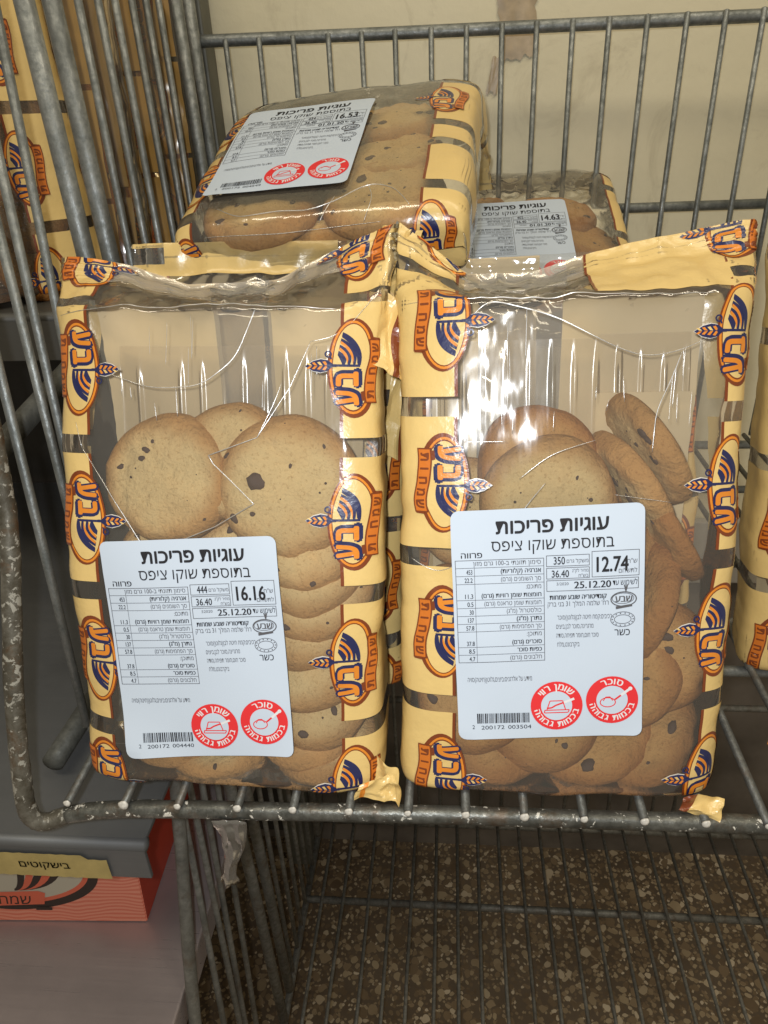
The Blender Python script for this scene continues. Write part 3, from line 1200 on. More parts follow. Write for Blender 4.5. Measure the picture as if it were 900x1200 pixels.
# ================================================================== SETTING
wall_top, wall_split = 1.2, -.215
w_ = link("back_wall", box_mesh("back_wall", (-.9, .55, wall_split), (1.1, .62, wall_top)), None, [MAT['wall']])
w_["kind"] = "structure"
w2 = link("lower_back_wall", box_mesh("lower_back_wall", (-.9, .556, -.76), (1.1, .63, wall_split - .002)), None, [plain("shaded_lower_wall", (.15, .13, .11), .55, .3, var=.3, scale=12)])  # lower wall coloured dark to stand for the shade behind the baskets
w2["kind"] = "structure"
sk = link("wall_ledge", box_mesh("wall_ledge", (-.9, .538, -.213), (1.1, .549, -.125), .002), None, [plain("pale_skirting", (.40, .38, .35), .6, .3, var=.1, scale=12)])
sk["kind"] = "structure"
fl = link("floor", mesh_np("floor", [(-1.2, -.9, -.75), (1.4, -.9, -.75), (1.4, .70, -.75), (-1.2, .70, -.75)], [(0, 1, 2, 3)], smooth=False), None, [MAT['terrazzo']])
fl["kind"] = "structure"


# ------------------------------------------------------------------ wire baskets
def make_basket(dz, label, lower=False, sx=0.0):
    t = thing("wire_basket", label, "wire basket", "galvanised wire shelf baskets", (0, 0, dz))
    XL, XR = -.225 + sx, .52 if lower else .345
    wm = MAT['old_wire'] if lower else MAT['wire']
    def rod(pts, r, m=None, sm=0, name="rod", rj=0.0, seg=10):
        return link(name, tube_mesh(name, pts, r, seg, sm, rj), t, [m or wm])
    # bottom front rim turning up into the side post
    XL, XR = -.225 + sx, .52 if lower else .345
    rim = [(XR, 0, .003), (.26, 0, .0025), (.16, 0, .002), (.075, 0, .001), (-.022, 0, 0), (-.09, 0, -.002), (-.14, 0, -.003), (-.185, -.001, -.004), (-.213, -.003, -.0075)]
    post = [(-.213, -.003, -.0075), (-.2245, -.0075, -.0085), (-.2300, -.0085, .0), (-.2305, -.0045, .018), (-.2295, .011, .066), (-.226, .041, .141), (-.226, .050, .174), (-.226, .062, .24), (-.226, .075, .34), (-.226, .08, .41)]
    post = [(x + sx, y, z) for x, y, z in post]
    if lower:
        post = post[:5] + [(XL, .012, .2), (XL, .036, .332), (XL, .087, .494), (XL, .12, .6)]
    rim[-1] = post[0]
    if sx:
        rim = rim[:-2] + rim[-1:]
        rim = [q for q in rim[:-1] if q[0] > post[0][0] + .01] + [post[0]]
    link("front_rim", tube_mesh("front_rim", rim, .0048, 14, 6, .04), t, [MAT['rim'] if not lower else wm])
    link("side_post", tube_mesh("side_post", post, .0049, 14, 8, .05), t, [MAT['post'] if not lower else wm])
    # floor rods running to the back
    xs = [-.209, -.177, -.147, -.114, -.084, -.054, -.023, .007, .037, .067, .097, .127, .157, .188, .218, .248, .279, .309] + ([.34, .37, .40, .43, .46, .49] if lower else [])
    for x in xs:
        if x < XL + .012:
            continue
        z0 = .0068 + (.004 * (x + .2) / .36 if x < 0 else .0025) - .003
        rd = rod([(x, -.0035, z0), (x + random.uniform(-.002, .002), .25, .008), (x, .492, .008)], .0023, None if lower else MAT['floor_wire'])
        c = bpy.data.objects.new("rod_end", CAPM)
        COL.objects.link(c)
        c.parent = rd
        c.location = (x, -.0048, z0 + .0002)
        c.scale = (random.uniform(.7, 1.15),) * 3
    # cross rods below
    for y in ((.36,) if lower else (.12, .25, .38)):
        rod([(XL, y, -.0005), (XR, y, -.0005)], .0048 if lower else .0036, name="cross_rod")
    rod([(XL, .492, -.0035), (XR, .492, -.0035)], .0045, name="cross_rod")
    # back grid
    rod([(-.236, .490, .389), (0, .491, .3858), (XR, .490, .3825)], .0052, name="top_rail", sm=6)
    rod([(-.226, .498, .2385), (XR, .498, .2365)], .0045, name="cross_rail")
    for x in (-.198, -.168, -.138 + .0, -.107, -.078, -.049, -.018, .012, .042, .071, .101, .131, .162, .194, .225, .255, .287, .316):
        rod([(x, .4855, .3885), (x + random.uniform(-.0015, .0015), .488, .2), (x, .492, .008)], .0024)
    # side grid
    sides = [(.078, .055, .275, -.0, .0026), (.107, .094, .300, 0, .0026), (.126, .100, .345, 0, .0026), (.158, .122, .40, 0, .0026),
             (.186, .199 + .006, .425, 0, .0056), (.218, .240, .435, 0, .0056), (.255, .262, .45, 0, .0026), (.285, .292, .45, 0, .0026),
             (.314, .322, .46, 0, .0026), (.345, .353, .46, 0, .0026), (.374, .382, .46, 0, .0026), (.403, .412, .46, 0, .0026), (.445, .462, .47, 0, .0052), (.480, .494, .47, 0, .0056)]
    for yt, yb, zt, zb, r in sides:
        if lower:
            yt, zt = yb + (yt - yb) * .6 / zt, .6
        ytt = yt
        rod([(XL, ytt, zt), (XL + random.uniform(-.001, .001), (yt * .4 + yb * .6), zt * .4), (XL, yb, zb + .002)], r, name="side_rod")
    if not lower:
        rod([(XL, .08, .40), (XL, .155, .425), (XL, .30, .463), (XL, .49, .475)], .0045, name="side_rail")
    rod([(XL, .06, -.008), (XL, .25, -.004), (XL, .495, -.002)], .0045, name="side_rail")
    return t


def cap_mesh():
    bm = bmesh.new()
    bmesh.ops.create_uvsphere(bm, u_segments=10, v_segments=6, radius=.0026)
    for v in bm.verts:
        v.co.y *= .5
        v.co *= 1 + .2 * noise.noise(v.co * 700)
    me = bpy.data.meshes.new("rod_end")
    bm.to_mesh(me); bm.free()
    me.polygons.foreach_set("use_smooth", [True] * len(me.polygons))
    me.materials.append(MAT['cap'])
    return me


CAPM = cap_mesh()
make_basket(0, "upper galvanised wire basket with white paint flecks on its front rim, holding the cookie bags")
make_basket(-.62, "empty lower wire basket seen under the rim, above the terrazzo floor", True, .025)

# ------------------------------------------------------------------ neighbouring metal shelves on the left
def shelf_unit(label, lo, hi, lip, mat, name="metal_shelf"):
    t = thing(name, label, "shelf", None, (lo[0], lo[1], lo[2]))
    def add(nm, a, b, bv, m):
        a = [a[i] - lo[i] for i in range(3)]; b = [b[i] - lo[i] for i in range(3)]
        return link(nm, box_mesh(nm, a, b, bv), t, [m])
    add("shelf_sheet", lo, hi, .0008, mat)
    # folded lip: rolled top edge and face
    e = tube_mesh("rolled_edge", [(0, .0, .0), (hi[0] - lo[0], .0, .0)], .0048, 12)
    eo = link("rolled_edge", e, t, [mat])
    eo.location = (0, 0, hi[2] - lo[2] - .0046)
    add("front_lip", (lo[0], lo[1] - .0045, hi[2] - lip), (hi[0], lo[1] - .0015, hi[2] - .005), .0006, mat)
    return t


shelf_unit("dull grey metal shelf with yellow name tape on its lip", (-.62, .022, -.0625), (-.188, .52, -.059), .031, MAT['shelf'])
shelf_unit("dark upper metal shelf on the left, carrying the bags behind the side wires", (-.75, .235, .211), (-.255, .545, .2145), .034, MAT['fascia'])
# dark sheet between them, coloured for the shade under the upper shelf
bp = link("rear_shade_sheet", box_mesh("rear_shade_sheet", (-.9, .53, -.7), (-.228, .545, .205), .001), None, [plain("rear_shade_dark", (.035, .033, .03), .6, .3, var=.3, scale=14)])
bp["label"] = "near-black sheet painting the shade at the back of the left shelves"; bp["category"] = "panel"
# corner column at the back
cc = link("shelf_column", box_mesh("shelf_column", (-.262, .505, -.75), (-.222, .536, .75), .002), None, [plain("grey_green_metal", (.13, .13, .11), .5, .4, .3, var=.2, scale=30)])
cc["label"] = "grey green metal column at the back corner left of the wall"; cc["category"] = "column"
MAT['fascia_tube'] = metal_mat("dull_tube", (.13, .135, .125), (.07, .072, .065), .55, .3)
# bracket arms
for (p0, p1, lab) in (((-.265, .066, -.044), (-.262, .19, -.044), "short round grey bracket arm lying just above the grey shelf"),
                      ((-.268, .106, .160), (-.262, .33, .200), "round grey bracket arm in the dark gap under the upper shelf")):
    o = link("bracket_arm", tube_mesh("bracket_arm", [p0, p1], .0072, 16), None, [MAT['fascia_tube']])
    o["label"] = lab; o["category"] = "bracket"; o["group"] = "bracket arms of the left shelves"
# name tape
tm = plain("yellow_masking_tape", (.42, .33, .13), .6, .3, var=.12, scale=80)
tp = thing("name_tape", "yellow tape strip lettered in black on the grey shelf lip", "label", None, (-.243, .0165, -.079))
V = []
xs = np.linspace(-.062, .030, 24)
for x in xs:
    hi_ = .0105 - (.0035 if x > .0165 else 0) + .0003 * math.sin(x * 900)
    lo_ = -.0110 + .0004 * math.sin(x * 700)
    V += [(x, -.0006, lo_), (x, -.0006, hi_)]
F = [(2 * i, 2 * i + 2, 2 * i + 3, 2 * i + 1) for i in range(23)]
link("tape", mesh_np("tape", V, F, smooth=False), tp, [tm])
A = Art(); A.text("בישקוטים", 0, 0, 5.0, 'ink', 0, width=33, bold=.01)
gV, gF, gi, gm = A.build()
link("lettering", mesh_np("lettering", [(-.012 + v[0] * MM, -.0010, -.0022 + v[1] * MM) for v in gV], gF, gi, smooth=False), tp, [MAT['ink']])

# red carton standing on the steel counter
ZC = -.265
ct = link("steel_counter", box_mesh("steel_counter", (-1.0, -.5, ZC - .03), (-.207, .52, ZC), .002), None, [MAT['counter']])
ct["label"] = "brushed steel counter reflecting the red carton, bottom left"; ct["category"] = "counter"
cm, nt, p, out = new_mat("red_carton_print")
tc = N(nt, "ShaderNodeTexCoord")
wv = N(nt, "ShaderNodeTexWave")
wv.wave_type = 'BANDS'; wv.bands_direction = 'Z'
wv.inputs["Scale"].default_value = 95; wv.inputs["Distortion"].default_value = 7.5; wv.inputs["Detail"].default_value = 0; wv.inputs["Detail Scale"].default_value = .45
nt.links.new(tc.outputs["Object"], wv.inputs["Vector"])
c = ramp(nt, wv.outputs[0], [(.25, (.74, .20, .13)), (.65, (.84, .32, .22))])
nt.links.new(c, p.inputs["Base Color"]); p.inputs["Roughness"].default_value = .4
MAT['carton_side'] = plain("carton_side_print", (.45, .05, .025), .45, .4)
cart = thing("red_carton", "red carton with black and cream emblem standing on the steel counter", "carton", None, (-.249, .088, ZC))
Rm = Matrix.Rotation(math.radians(2.5), 4, 'Z')
cart.matrix_world = Matrix.Translation((-.256, .097, ZC + .0005)) @ Rm
bm = bmesh.new()
h_ = .062; 
pts = [(-.30, 0, 0), (0, 0, 0), (-.004, .016, h_), (-.30, .016, h_), (-.30, .16, 0), (-.0, .16, 0), (-.004, .145, h_), (-.30, .145, h_)]
bv = [bm.verts.new(q) for q in pts]
for f, mi in (((0, 1, 2, 3), 0), ((1, 5, 6, 2), 1), ((3, 2, 6, 7), 0), ((5, 4, 7, 6), 0), ((0, 3, 7, 4), 1), ((0, 4, 5, 1), 1)):
    ff = bm.faces.new([bv[i] for i in f]); ff.material_index = mi
bmesh.ops.bevel(bm, geom=bm.edges[:], offset=.0008, segments=2, affect='EDGES')
me = bpy.data.meshes.new("carton_box"); bm.to_mesh(me); bm.free()
link("carton_box", me, cart, [cm, MAT['carton_side']])
MAT['charcoal'] = plain("charcoal_print", (.05, .035, .03), .45, .3)
MAT['carton_red'] = plain("carton_red_print", (.74, .16, .09), .42, .4)
MAT['carton_cream'] = plain("carton_cream_print", (.55, .50, .40), .45, .3)
A = Art()
cx, cy = -112, 47
A.ellipse(cx + 1, cy - 2, 74, 33, 'charcoal', 1, 60)
A.ellipse(cx - 1, cy, 68, 29, 'carton_red', 2, 60)
A.ellipse(cx - 2, cy + 1, 65, 26.5, 'carton_cream', 3, 60)
for k in range(5):
    w0 = 46 - 8.5 * k
    a0 = (cx + 2, cy - 16); b0 = (cx + w0, cy + 20); c0 = (cx + w0 + 4, cy - 16)
    up = bez(a0, c0, b0, 12); dn = bez((cx + 2, cy - 14), (cx + w0 - 4, cy - 12), (cx + w0 - 5.5, cy + 20), 12)
    A.tris(up + dn, [(i, i + 1, 12 + i + 1, 12 + i) for i in range(11)], 'charcoal' if k % 2 == 0 else 'carton_red', 4 + .2 * k)
A.poly([(cx - 60, cy - 33), (cx + 26, cy - 29), (cx + 28, cy - 18), (cx + 22, cy - 16), (cx - 60, cy - 19)], 'carton_red', 6)
A.text("שמחות", cx - 6, cy - 29, 8, 'charcoal', 7, width=42, bold=.0)
A.rect(cx + 18, cy - 35, cx + 32, cy - 32, 'charcoal', 6)
gV, gF, gi, gm = A.build(6)
sl = math.atan2(.016, h_)
keep = [i for i, f in enumerate(gF) if -298 < np.mean([gV[q][0] for q in f]) < -6 and 2 < np.mean([gV[q][1] for q in f]) < 62]
gF = [gF[i] for i in keep]; gi = [gi[i] for i in keep]
def onc(v):
    return (v[0] * MM, v[1] * MM * math.sin(sl) - (.0003 + .00012 * v[2]) * math.cos(sl), v[1] * MM * math.cos(sl) + (.0003 + .00012 * v[2]) * math.sin(sl))
link("carton_emblem", mesh_np("carton_emblem", [onc(v) for v in gV], gF, gi, smooth=False), cart, [MAT[m] for m in gm])

# clear tape hanging off the rim
P = []
F = []
nn = 16; mm_ = 9
for j in range(nn):
    t = j / (nn - 1)
    w = .019 * (1 - .62 * min(1, t * 1.5)) + (.004 if t > .93 else 0)
    xc = -.1195 - .006 * t + .002 * math.sin(t * 5)
    for i in range(mm_):
        u = i / (mm_ - 1) - .5
        n_ = noise.noise(Vector((u * 4, t * 6, 3)))
        P.append((xc + u * w, -.0062 + .0028 * n_ + .003 * abs(u) * 2 * (t), -.003 - .056 * t + .0015 * noise.noise(Vector((u * 5, t * 3, 9)))))
for j in range(nn - 1):
    for i in range(mm_ - 1):
        F.append((j * mm_ + i, j * mm_ + i + 1, (j + 1) * mm_ + i + 1, (j + 1) * mm_ + i))
o = link("hanging_tape", mesh_np("hanging_tape", P, F), None, [MAT['tape']])
so = o.modifiers.new("s", 'SOLIDIFY'); so.thickness = .0004
o["label"] = "crumpled clear tape hanging from the front rim"; o["category"] = "tape"

# masking tape on the wall
for (x, z, w, h, r, lab) in ((.060, .392, .034, .052, .12, "larger brown tape remnant on the wall behind the top rail"), (.040, .352, .010, .03, -.2, "small pale tape scrap on the wall under the larger remnant")):
    n1, n2 = 9, 12
    P = []
    for j in range(n2):
        for i in range(n1):
            u = i / (n1 - 1) - .5; v = j / (n2 - 1) - .5
            jx = .10 * noise.noise(Vector((u * 3, v * 9, x * 50))) if abs(u) > .45 else 0
            jz = .12 * noise.noise(Vector((u * 9, v * 3, x * 70))) if abs(v) > .45 else 0
            a = (u + jx) * w; b = (v + jz) * h
            P.append((x + a * math.cos(r) - b * math.sin(r), .5485 - .0012 * abs(noise.noise(Vector((u * 4, v * 5, 1)))), z + a * math.sin(r) + b * math.cos(r)))
    F = [(j * n1 + i, j * n1 + i + 1, (j + 1) * n1 + i + 1, (j + 1) * n1 + i) for j in range(n2 - 1) for i in range(n1 - 1)]
    o = link("wall_tape", mesh_np("wall_tape", P, F), None, [plain("old_tape", (.44, .34, .21), .35, .5, var=.2, scale=90)])
    o["label"] = lab; o["category"] = "tape"

# ================================================================== BAGS
def finish_back(bag, t, cols, gaps, v_lo=4, v_hi=250, tone='cream_pale'):
    for (a, b) in cols:
        ed = [v_lo] + [e for g in gaps for e in (g - 4.7, g + 4.7)] + [v_hi]
        for k in range(0, len(ed), 2):
            if ed[k + 1] - ed[k] > 3:
                bag.patch(a, b, ed[k], ed[k + 1], "printed_back_panel", t, MAT[tone], off=-.15, back=True, step=5)


def fold_top(seal_lift, tilt, dip=None):
    """bends everything above the fold; seal_lift(x) mm raise across the width"""
    def f(T, V, bag):
        x = T[..., 0]
        k = np.clip((V - (bag.H - 2)) / (bag.vmax - bag.H), 0, 1)
        T[..., 2] += seal_lift(x) * k
        T[..., 1] += tilt(x) * k ** 1.3
        return T
    return f


def bend_back(v1, rad):
    """lets the far end of a lying bag curve down"""
    def f(T, V, bag):
        z = T[..., 2]; y = T[..., 1]
        k = np.maximum(0, z - v1)
        a = np.minimum(k / rad, 1.5)
        r = rad - y * 0
        nz = np.where(k > 0, v1 + (rad + y * -1) * 0 + (rad - (-y)) * 0 + np.sin(a) * (rad - y), z)
        ny = np.where(k > 0, rad - np.cos(a) * (rad - y), y)
        ex = k - a * rad
        nz = nz + ex * np.cos(a) * (k > 0); ny = ny + ex * np.sin(a) * (k > 0)
        T[..., 2] = nz; T[..., 1] = ny
        return T
    return f


GB = "clear bags of chocolate chip cookies"

def flap(name, parent, q, amp, seed, mat='cream', edge=None, n=18):
    """crumpled corner of film spanned by four points (mm, parent's frame)"""
    q = [Vector(a) for a in q]
    P = []
    nrm = (q[1] - q[0]).cross(q[3] - q[0]).normalized()
    o = Vector((seed * 3.3, seed * 1.9, 0))
    for j in range(n):
        for i in range(n):
            u = i / (n - 1); v = j / (n - 1)
            p = (q[0] * (1 - u) + q[1] * u) * (1 - v) + (q[3] * (1 - u) + q[2] * u) * v
            w = Vector((u * 2.6, v * 2.2, 0)) + o
            w = w * .62
            d = amp * (1.1 * (1 - abs(noise.noise(w)) * 3) - .5 + .25 * abs(noise.noise(w * 2.3)) * 2)
            e = Vector((noise.noise(w * 1.5 + Vector((9, 0, 0))), noise.noise(w * 1.5 + Vector((0, 9, 0))), noise.noise(w * 1.5 + Vector((0, 0, 9))))) * amp * .7
            P.append((p + nrm * d + e) * MM)
    F = [(j * n + i, j * n + i + 1, (j + 1) * n + i + 1, (j + 1) * n + i) for j in range(n - 1) for i in range(n - 1)]
    mi = [1 if edge and edge[0] <= (k % (n - 1)) / (n - 1) < edge[1] else 0 for k in range(len(F))]
    return link(name, mesh_np(name, P, F, mi, smooth=False), parent, [MAT[mat], MAT[edge[2] if edge else mat]])


# --- left front bag
MAT['tray'] = film_mat("clear_tray_plastic", milk=.10, tint=(.98, .96, .92), rough=.17, spec=.7, bstr=.25)
MAT['seam'] = film_mat("doubled_film_seam", milk=.2, tint=(.9, .88, .84), rough=.16, spec=1.2, bstr=.8)
MAT['film_amber'] = film_mat("amber_dimmed_film", milk=.03, tint=(.93, .80, .56), rough=.14, bstr=.6)  # amber tint darkens the upper left bags for the weaker light there


def tray(parent, y, x0, x1, z0, z1, seed=0):
    """thin ribbed inner tray standing at the back of the bag"""
    nx, nz = 120, 26
    P = []
    for j in range(nz):
        for i in range(nx):
            x = x0 + (x1 - x0) * i / (nx - 1); z = z0 + (z1 - z0) * j / (nz - 1)
            rib = max(0, math.cos(2 * math.pi * x / 11.5)) ** 5 * (1.6 + 2.4 * noise.noise(Vector((round(x / 11.5) * 3.7, z * .012, seed * 3)))) * min(1, max(0, (z1 - 4 - z) / 14))
            P.append((x * MM, (y - rib + 1.4 * noise.noise(Vector((x * .03, z * .03, seed)))) * MM, z * MM))
    F = [(j * nx + i, j * nx + i + 1, (j + 1) * nx + i + 1, (j + 1) * nx + i) for j in range(nz - 1) for i in range(nx - 1)]
    return link("inner_tray", mesh_np("inner_tray", P, F), parent, [MAT['tray']])


M1 = lean_matrix(-.1165, .002 + .0282, .0002, 18, 0, 0.9)
b1 = Bag(seed=1, foot=18, W=164, H=254, D=59, Dt=34, slope=36, strip=17, wr=.8, topwr=2.2, und=3.0, taper=.05, xs=(-3.5, -6.5), masks=[(-15, 79, 90, 118)],
         deform=fold_top(lambda x: np.interp(x, [-85, -60, -30, 20, 50, 85], [-18, -22, -32, -30, -16, -3]), lambda x: np.interp(x, [-85, 0, 85], [14, 22, 14])))
t1 = thing("cookie_bag", "left front cookie bag with white label priced 16.16", "cookie bag", GB, M=M1)
b1.film(t1, MAT['film'])
g1 = [32.5, 109, 185, 262]
band(b1, t1, -1, -61.5, g1, -26, b1.vmax, 52)
band(b1, t1, 1, 62.0, [36, 110, 184, 262], -26, b1.vmax, 52)
finish_back(b1, t1, [(-68, -6), (20, 68)], [40], 4, b1.vmax)
sticker(b1, t1, -11.0, 79.0, math.radians(3.2), label_art("16.16", "444", "36.40", "25.12.20", "2200172004440"), corner=2.6)
for pts, r in (([(-66, 183), (-36, 132), (-33, 130), (0, 144), (20, 156), (0, 176), (-2, 180), (22, 189), (38, 214), (48, 236)], .34),
               ([(48, 236), (60, 238), (72, 250), (78, 262)], .25),
               ([(-60, 224), (-30, 213), (-5, 214), (12, 228), (22, 252)], .30),
               ([(-78, 250), (-40, 256), (0, 258), (60, 252)], .28),
               ([(22, 189), (30, 205), (34, 216)], .22), ([(-34, 112), (-28, 120), (-30, 128)], .15), ([(-22, 108), (-18, 118), (-24, 124)], .15),
               ([(-70, 196), (-66, 183)], .2)):
    b1.crease(pts, t1, r, soft=len(pts) < 9)
for k in range(12):
    s = random.uniform(-50, 56); v = random.uniform(196, 236)
    b1.crease([(s, v), (s + random.uniform(-1, 1), v + random.uniform(6, 22))], t1, random.uniform(.08, .2))

tray(t1, 14, -68, 66, 60, 236, 1)
b1.patch(-8, 22, 30, b1.vmax, "back_seam", t1, MAT['seam'], off=-.5, back=True, step=4)
b1.patch(-60, 60, b1.vseal - 2, b1.vmax, "top_seal", t1, MAT['seam'], off=.25)

# --- right front bag
M2 = lean_matrix(.0535, .002 + .0282, .0002, 18, 0, -0.4)
b2 = Bag(seed=2, foot=18, W=162, H=254, D=59, Dt=46, slope=40, strip=18, wr=.8, topwr=2.3, und=2.8, taper=.04, xs=(.6, 6), masks=[(-6, 96, 90, 118)],
         deform=fold_top(lambda x: np.interp(x, [-85, -70, -45, -10, 10, 40, 70, 88], [-2, -14, -34, -34, -28, -22, -18, -15]), lambda x: np.interp(x, [-85, 0, 85], [20, 24, 10])))
t2 = thing("cookie_bag", "right front cookie bag with white label priced 12.74", "cookie bag", GB, M=M2)
b2.film(t2, MAT['film'])
band(b2, t2, -1, -53, [52, 129, 203, 285], -26, b2.vmax, 58)
band(b2, t2, 1, 68, [55, 128, 198, 270], -26, b2.vmax, 52)
finish_back(b2, t2, [(-66, -42), (0, 68)], [50], 4, b2.vmax)
sticker(b2, t2, -8.5, 95.5, math.radians(2.6), label_art("12.74", "350", "36.40", "25.12.20", "2200172003504", "3/2020"), corner=1.8)
for pts, r in (([(-74, 236), (-50, 240), (-40, 253), (-10, 244), (15, 230), (30, 224), (45, 226), (62, 234)], .34),
               ([(36, 180), (37, 200), (42, 210), (47, 226)], .26),
               ([(-78, 252), (-30, 256), (20, 254), (60, 252)], .26),
               ([(-76, 128), (-62, 120), (-46, 130)], .2), ([(-50, 186), (-30, 186)], .18),
               ([(-24, 168), (-10, 180), (10, 186)], .22), ([(-30, 132), (-24, 150), (-12, 166)], .2), ([(20, 160), (46, 156)], .14)):
    b2.crease(pts, t2, r)
for k in range(14):
    s = random.uniform(-44, 56); v = random.uniform(186, 230)
    b2.crease([(s, v), (s + random.uniform(-1, 1), v + random.uniform(5, 24))], t2, random.uniform(.08, .2))

tray(t2, 14, -66, 22, 60, 236, 2)
tray(t2, 17, 23, 70, 208, 238, 3)
b2.patch(-42, 0, 30, b2.vmax, "back_seam", t2, MAT['seam'], off=-.5, back=True, step=4)
b2.patch(-50, 7.5, b2.vseal - 2, b2.vmax, "top_seal", t2, MAT['seam'], off=.25)
b2.patch(8, 70, b2.vfold + 4, b2.vmax, "printed_seal", t2, MAT['cream'], off=.25)
b2.patch(8, 9.2, b2.vfold + 4, b2.vmax, "border_line", t2, MAT['brown'], off=.4, step=1)

# --- upper back bag lying on the others
M3 = lean_matrix(-.0785, .1700, .2755, 68, -5.5, -1.5)
M3 = M3 @ Matrix.Translation((0, .024, 0)) @ Matrix.Rotation(math.radians(-3), 4, 'Z')
b3 = Bag(seed=3, W=176, H=250, D=54, Dt=34, slope=34, strip=16, wr=.9, topwr=2.2, r=15, n=6.0, belly=2, masks=[(-26, 86, 90, 118)], deform=bend_back(165, 70))
t3 = thing("cookie_bag", "cookie bag lying on top at the back with label priced 16.53", "cookie bag", GB, M=M3)
b3.film(t3, MAT['film_milky'])
band(b3, t3, -1, -74, [12, 88, 162, 236], -24, b3.vmax, 50)
band(b3, t3, 1, 62, [22, 70, 98, 172, 240], -24, b3.vmax, 50, logo_sc=.86)
sticker(b3, t3, -26, 86, math.radians(-1.0), label_art("16.53", "454", "36.40", "01.01.20", "2200172004549"), corner=1.0)
for pts, r in (([(-60, 16), (-45, 5), (-20, 8), (0, 6), (14, 12), (30, 26), (44, 22), (56, 4)], .4), ([(-66, -4), (-20, -6), (40, -4)], .25),
               ([(4, -2), (10, 8), (12, 16)], .3), ([(30, 26), (36, 10), (30, -4)], .25)):
    b3.crease(pts, t3, r)

# --- right back bag
M4 = lean_matrix(.060, .298, .190, 64, 0, 0)
M4 = M4 @ Matrix.Translation((0, .020, 0))
b4 = Bag(seed=4, W=172, H=225, D=44, Dt=26, slope=30, strip=14, wr=1.4, topwr=2.8, r=14, n=4.6, masks=[(-8, 82, 90, 118)], deform=bend_back(178, 80))
t4 = thing("cookie_bag", "cloudy cookie bag at the back right with label priced 14.63", "cookie bag", GB, M=M4)
b4.film(t4, MAT['film_milky'])
band(b4, t4, -1, -72, [20, 96, 170], -20, b4.vmax, 44)
band(b4, t4, 1, 74, [20, 96, 170], -20, b4.vmax, 40, skip_logo=(1, 2))
sticker(b4, t4, -8, 82, math.radians(1.5), label_art("14.63", "402", "36.40", "01.01.20", "2200172004020"), corner=1.0)

# --- bags behind the front two
def plain_bag(M, label, seed, gL, gR, mat='film', borders=(-60, 60), gp=9.5, H=252, foot=14, **kw):
    b = Bag(seed=seed, foot=foot, W=162, H=H, D=50, Dt=34, slope=34, strip=16, wr=.9, topwr=2.4, **kw)
    t = thing("cookie_bag", label, "cookie bag", GB, M=M)
    b.film(t, MAT[mat])
    band(b, t, -1, borders[0], gL, -24, b.vmax, 60 if gp > 5 else 34, gap=gp, poff=.12 if gp > 5 else -1.1)
    band(b, t, 1, borders[1], gR, -24, b.vmax, 60 if gp > 5 else 34, gap=gp, poff=.12 if gp > 5 else -1.1)
    finish_back(b, t, [(-66, -8), (20, 66)], [60], 4, 262)
    return b, t


M5 = lean_matrix(-.112, .106, .003, 17, 1, 1)
b5, t5 = plain_bag(M5, "cookie bag behind the left front one, only its cream crimped top showing", 5, [40, 116, 190, 268], [30, 105, 180, 255], H=228)
b5.patch(-62, 42, b5.vseal - 3, b5.vmax, "printed_seal", t5, MAT['cream'], off=.3)
M7 = lean_matrix(.062, .108, .003, 16, -2, -1.5)
b7, t7 = plain_bag(M7, "cookie bag hidden behind the 12.74 bag, one printed side showing in the gap", 7, [50, 124, 200, 272], [50, 124, 200, 272], H=215)
M8 = lean_matrix(-.095, .300, .006, 10, 0, 0)
b8, t8 = plain_bag(M8, "cookie bag standing under the bag priced 16.53", 8, [50, 124, 190], [50, 124, 190], H=195)
M9 = lean_matrix(.266, .125, .004, 12, -6, -2.5)
b9, t9 = plain_bag(M9, "cookie bag cut off by the right edge with an orange emblem", 9, [58, 134, 206, 280], [50, 124, 200], borders=(-58, 60), H=240, mat='film_milky')

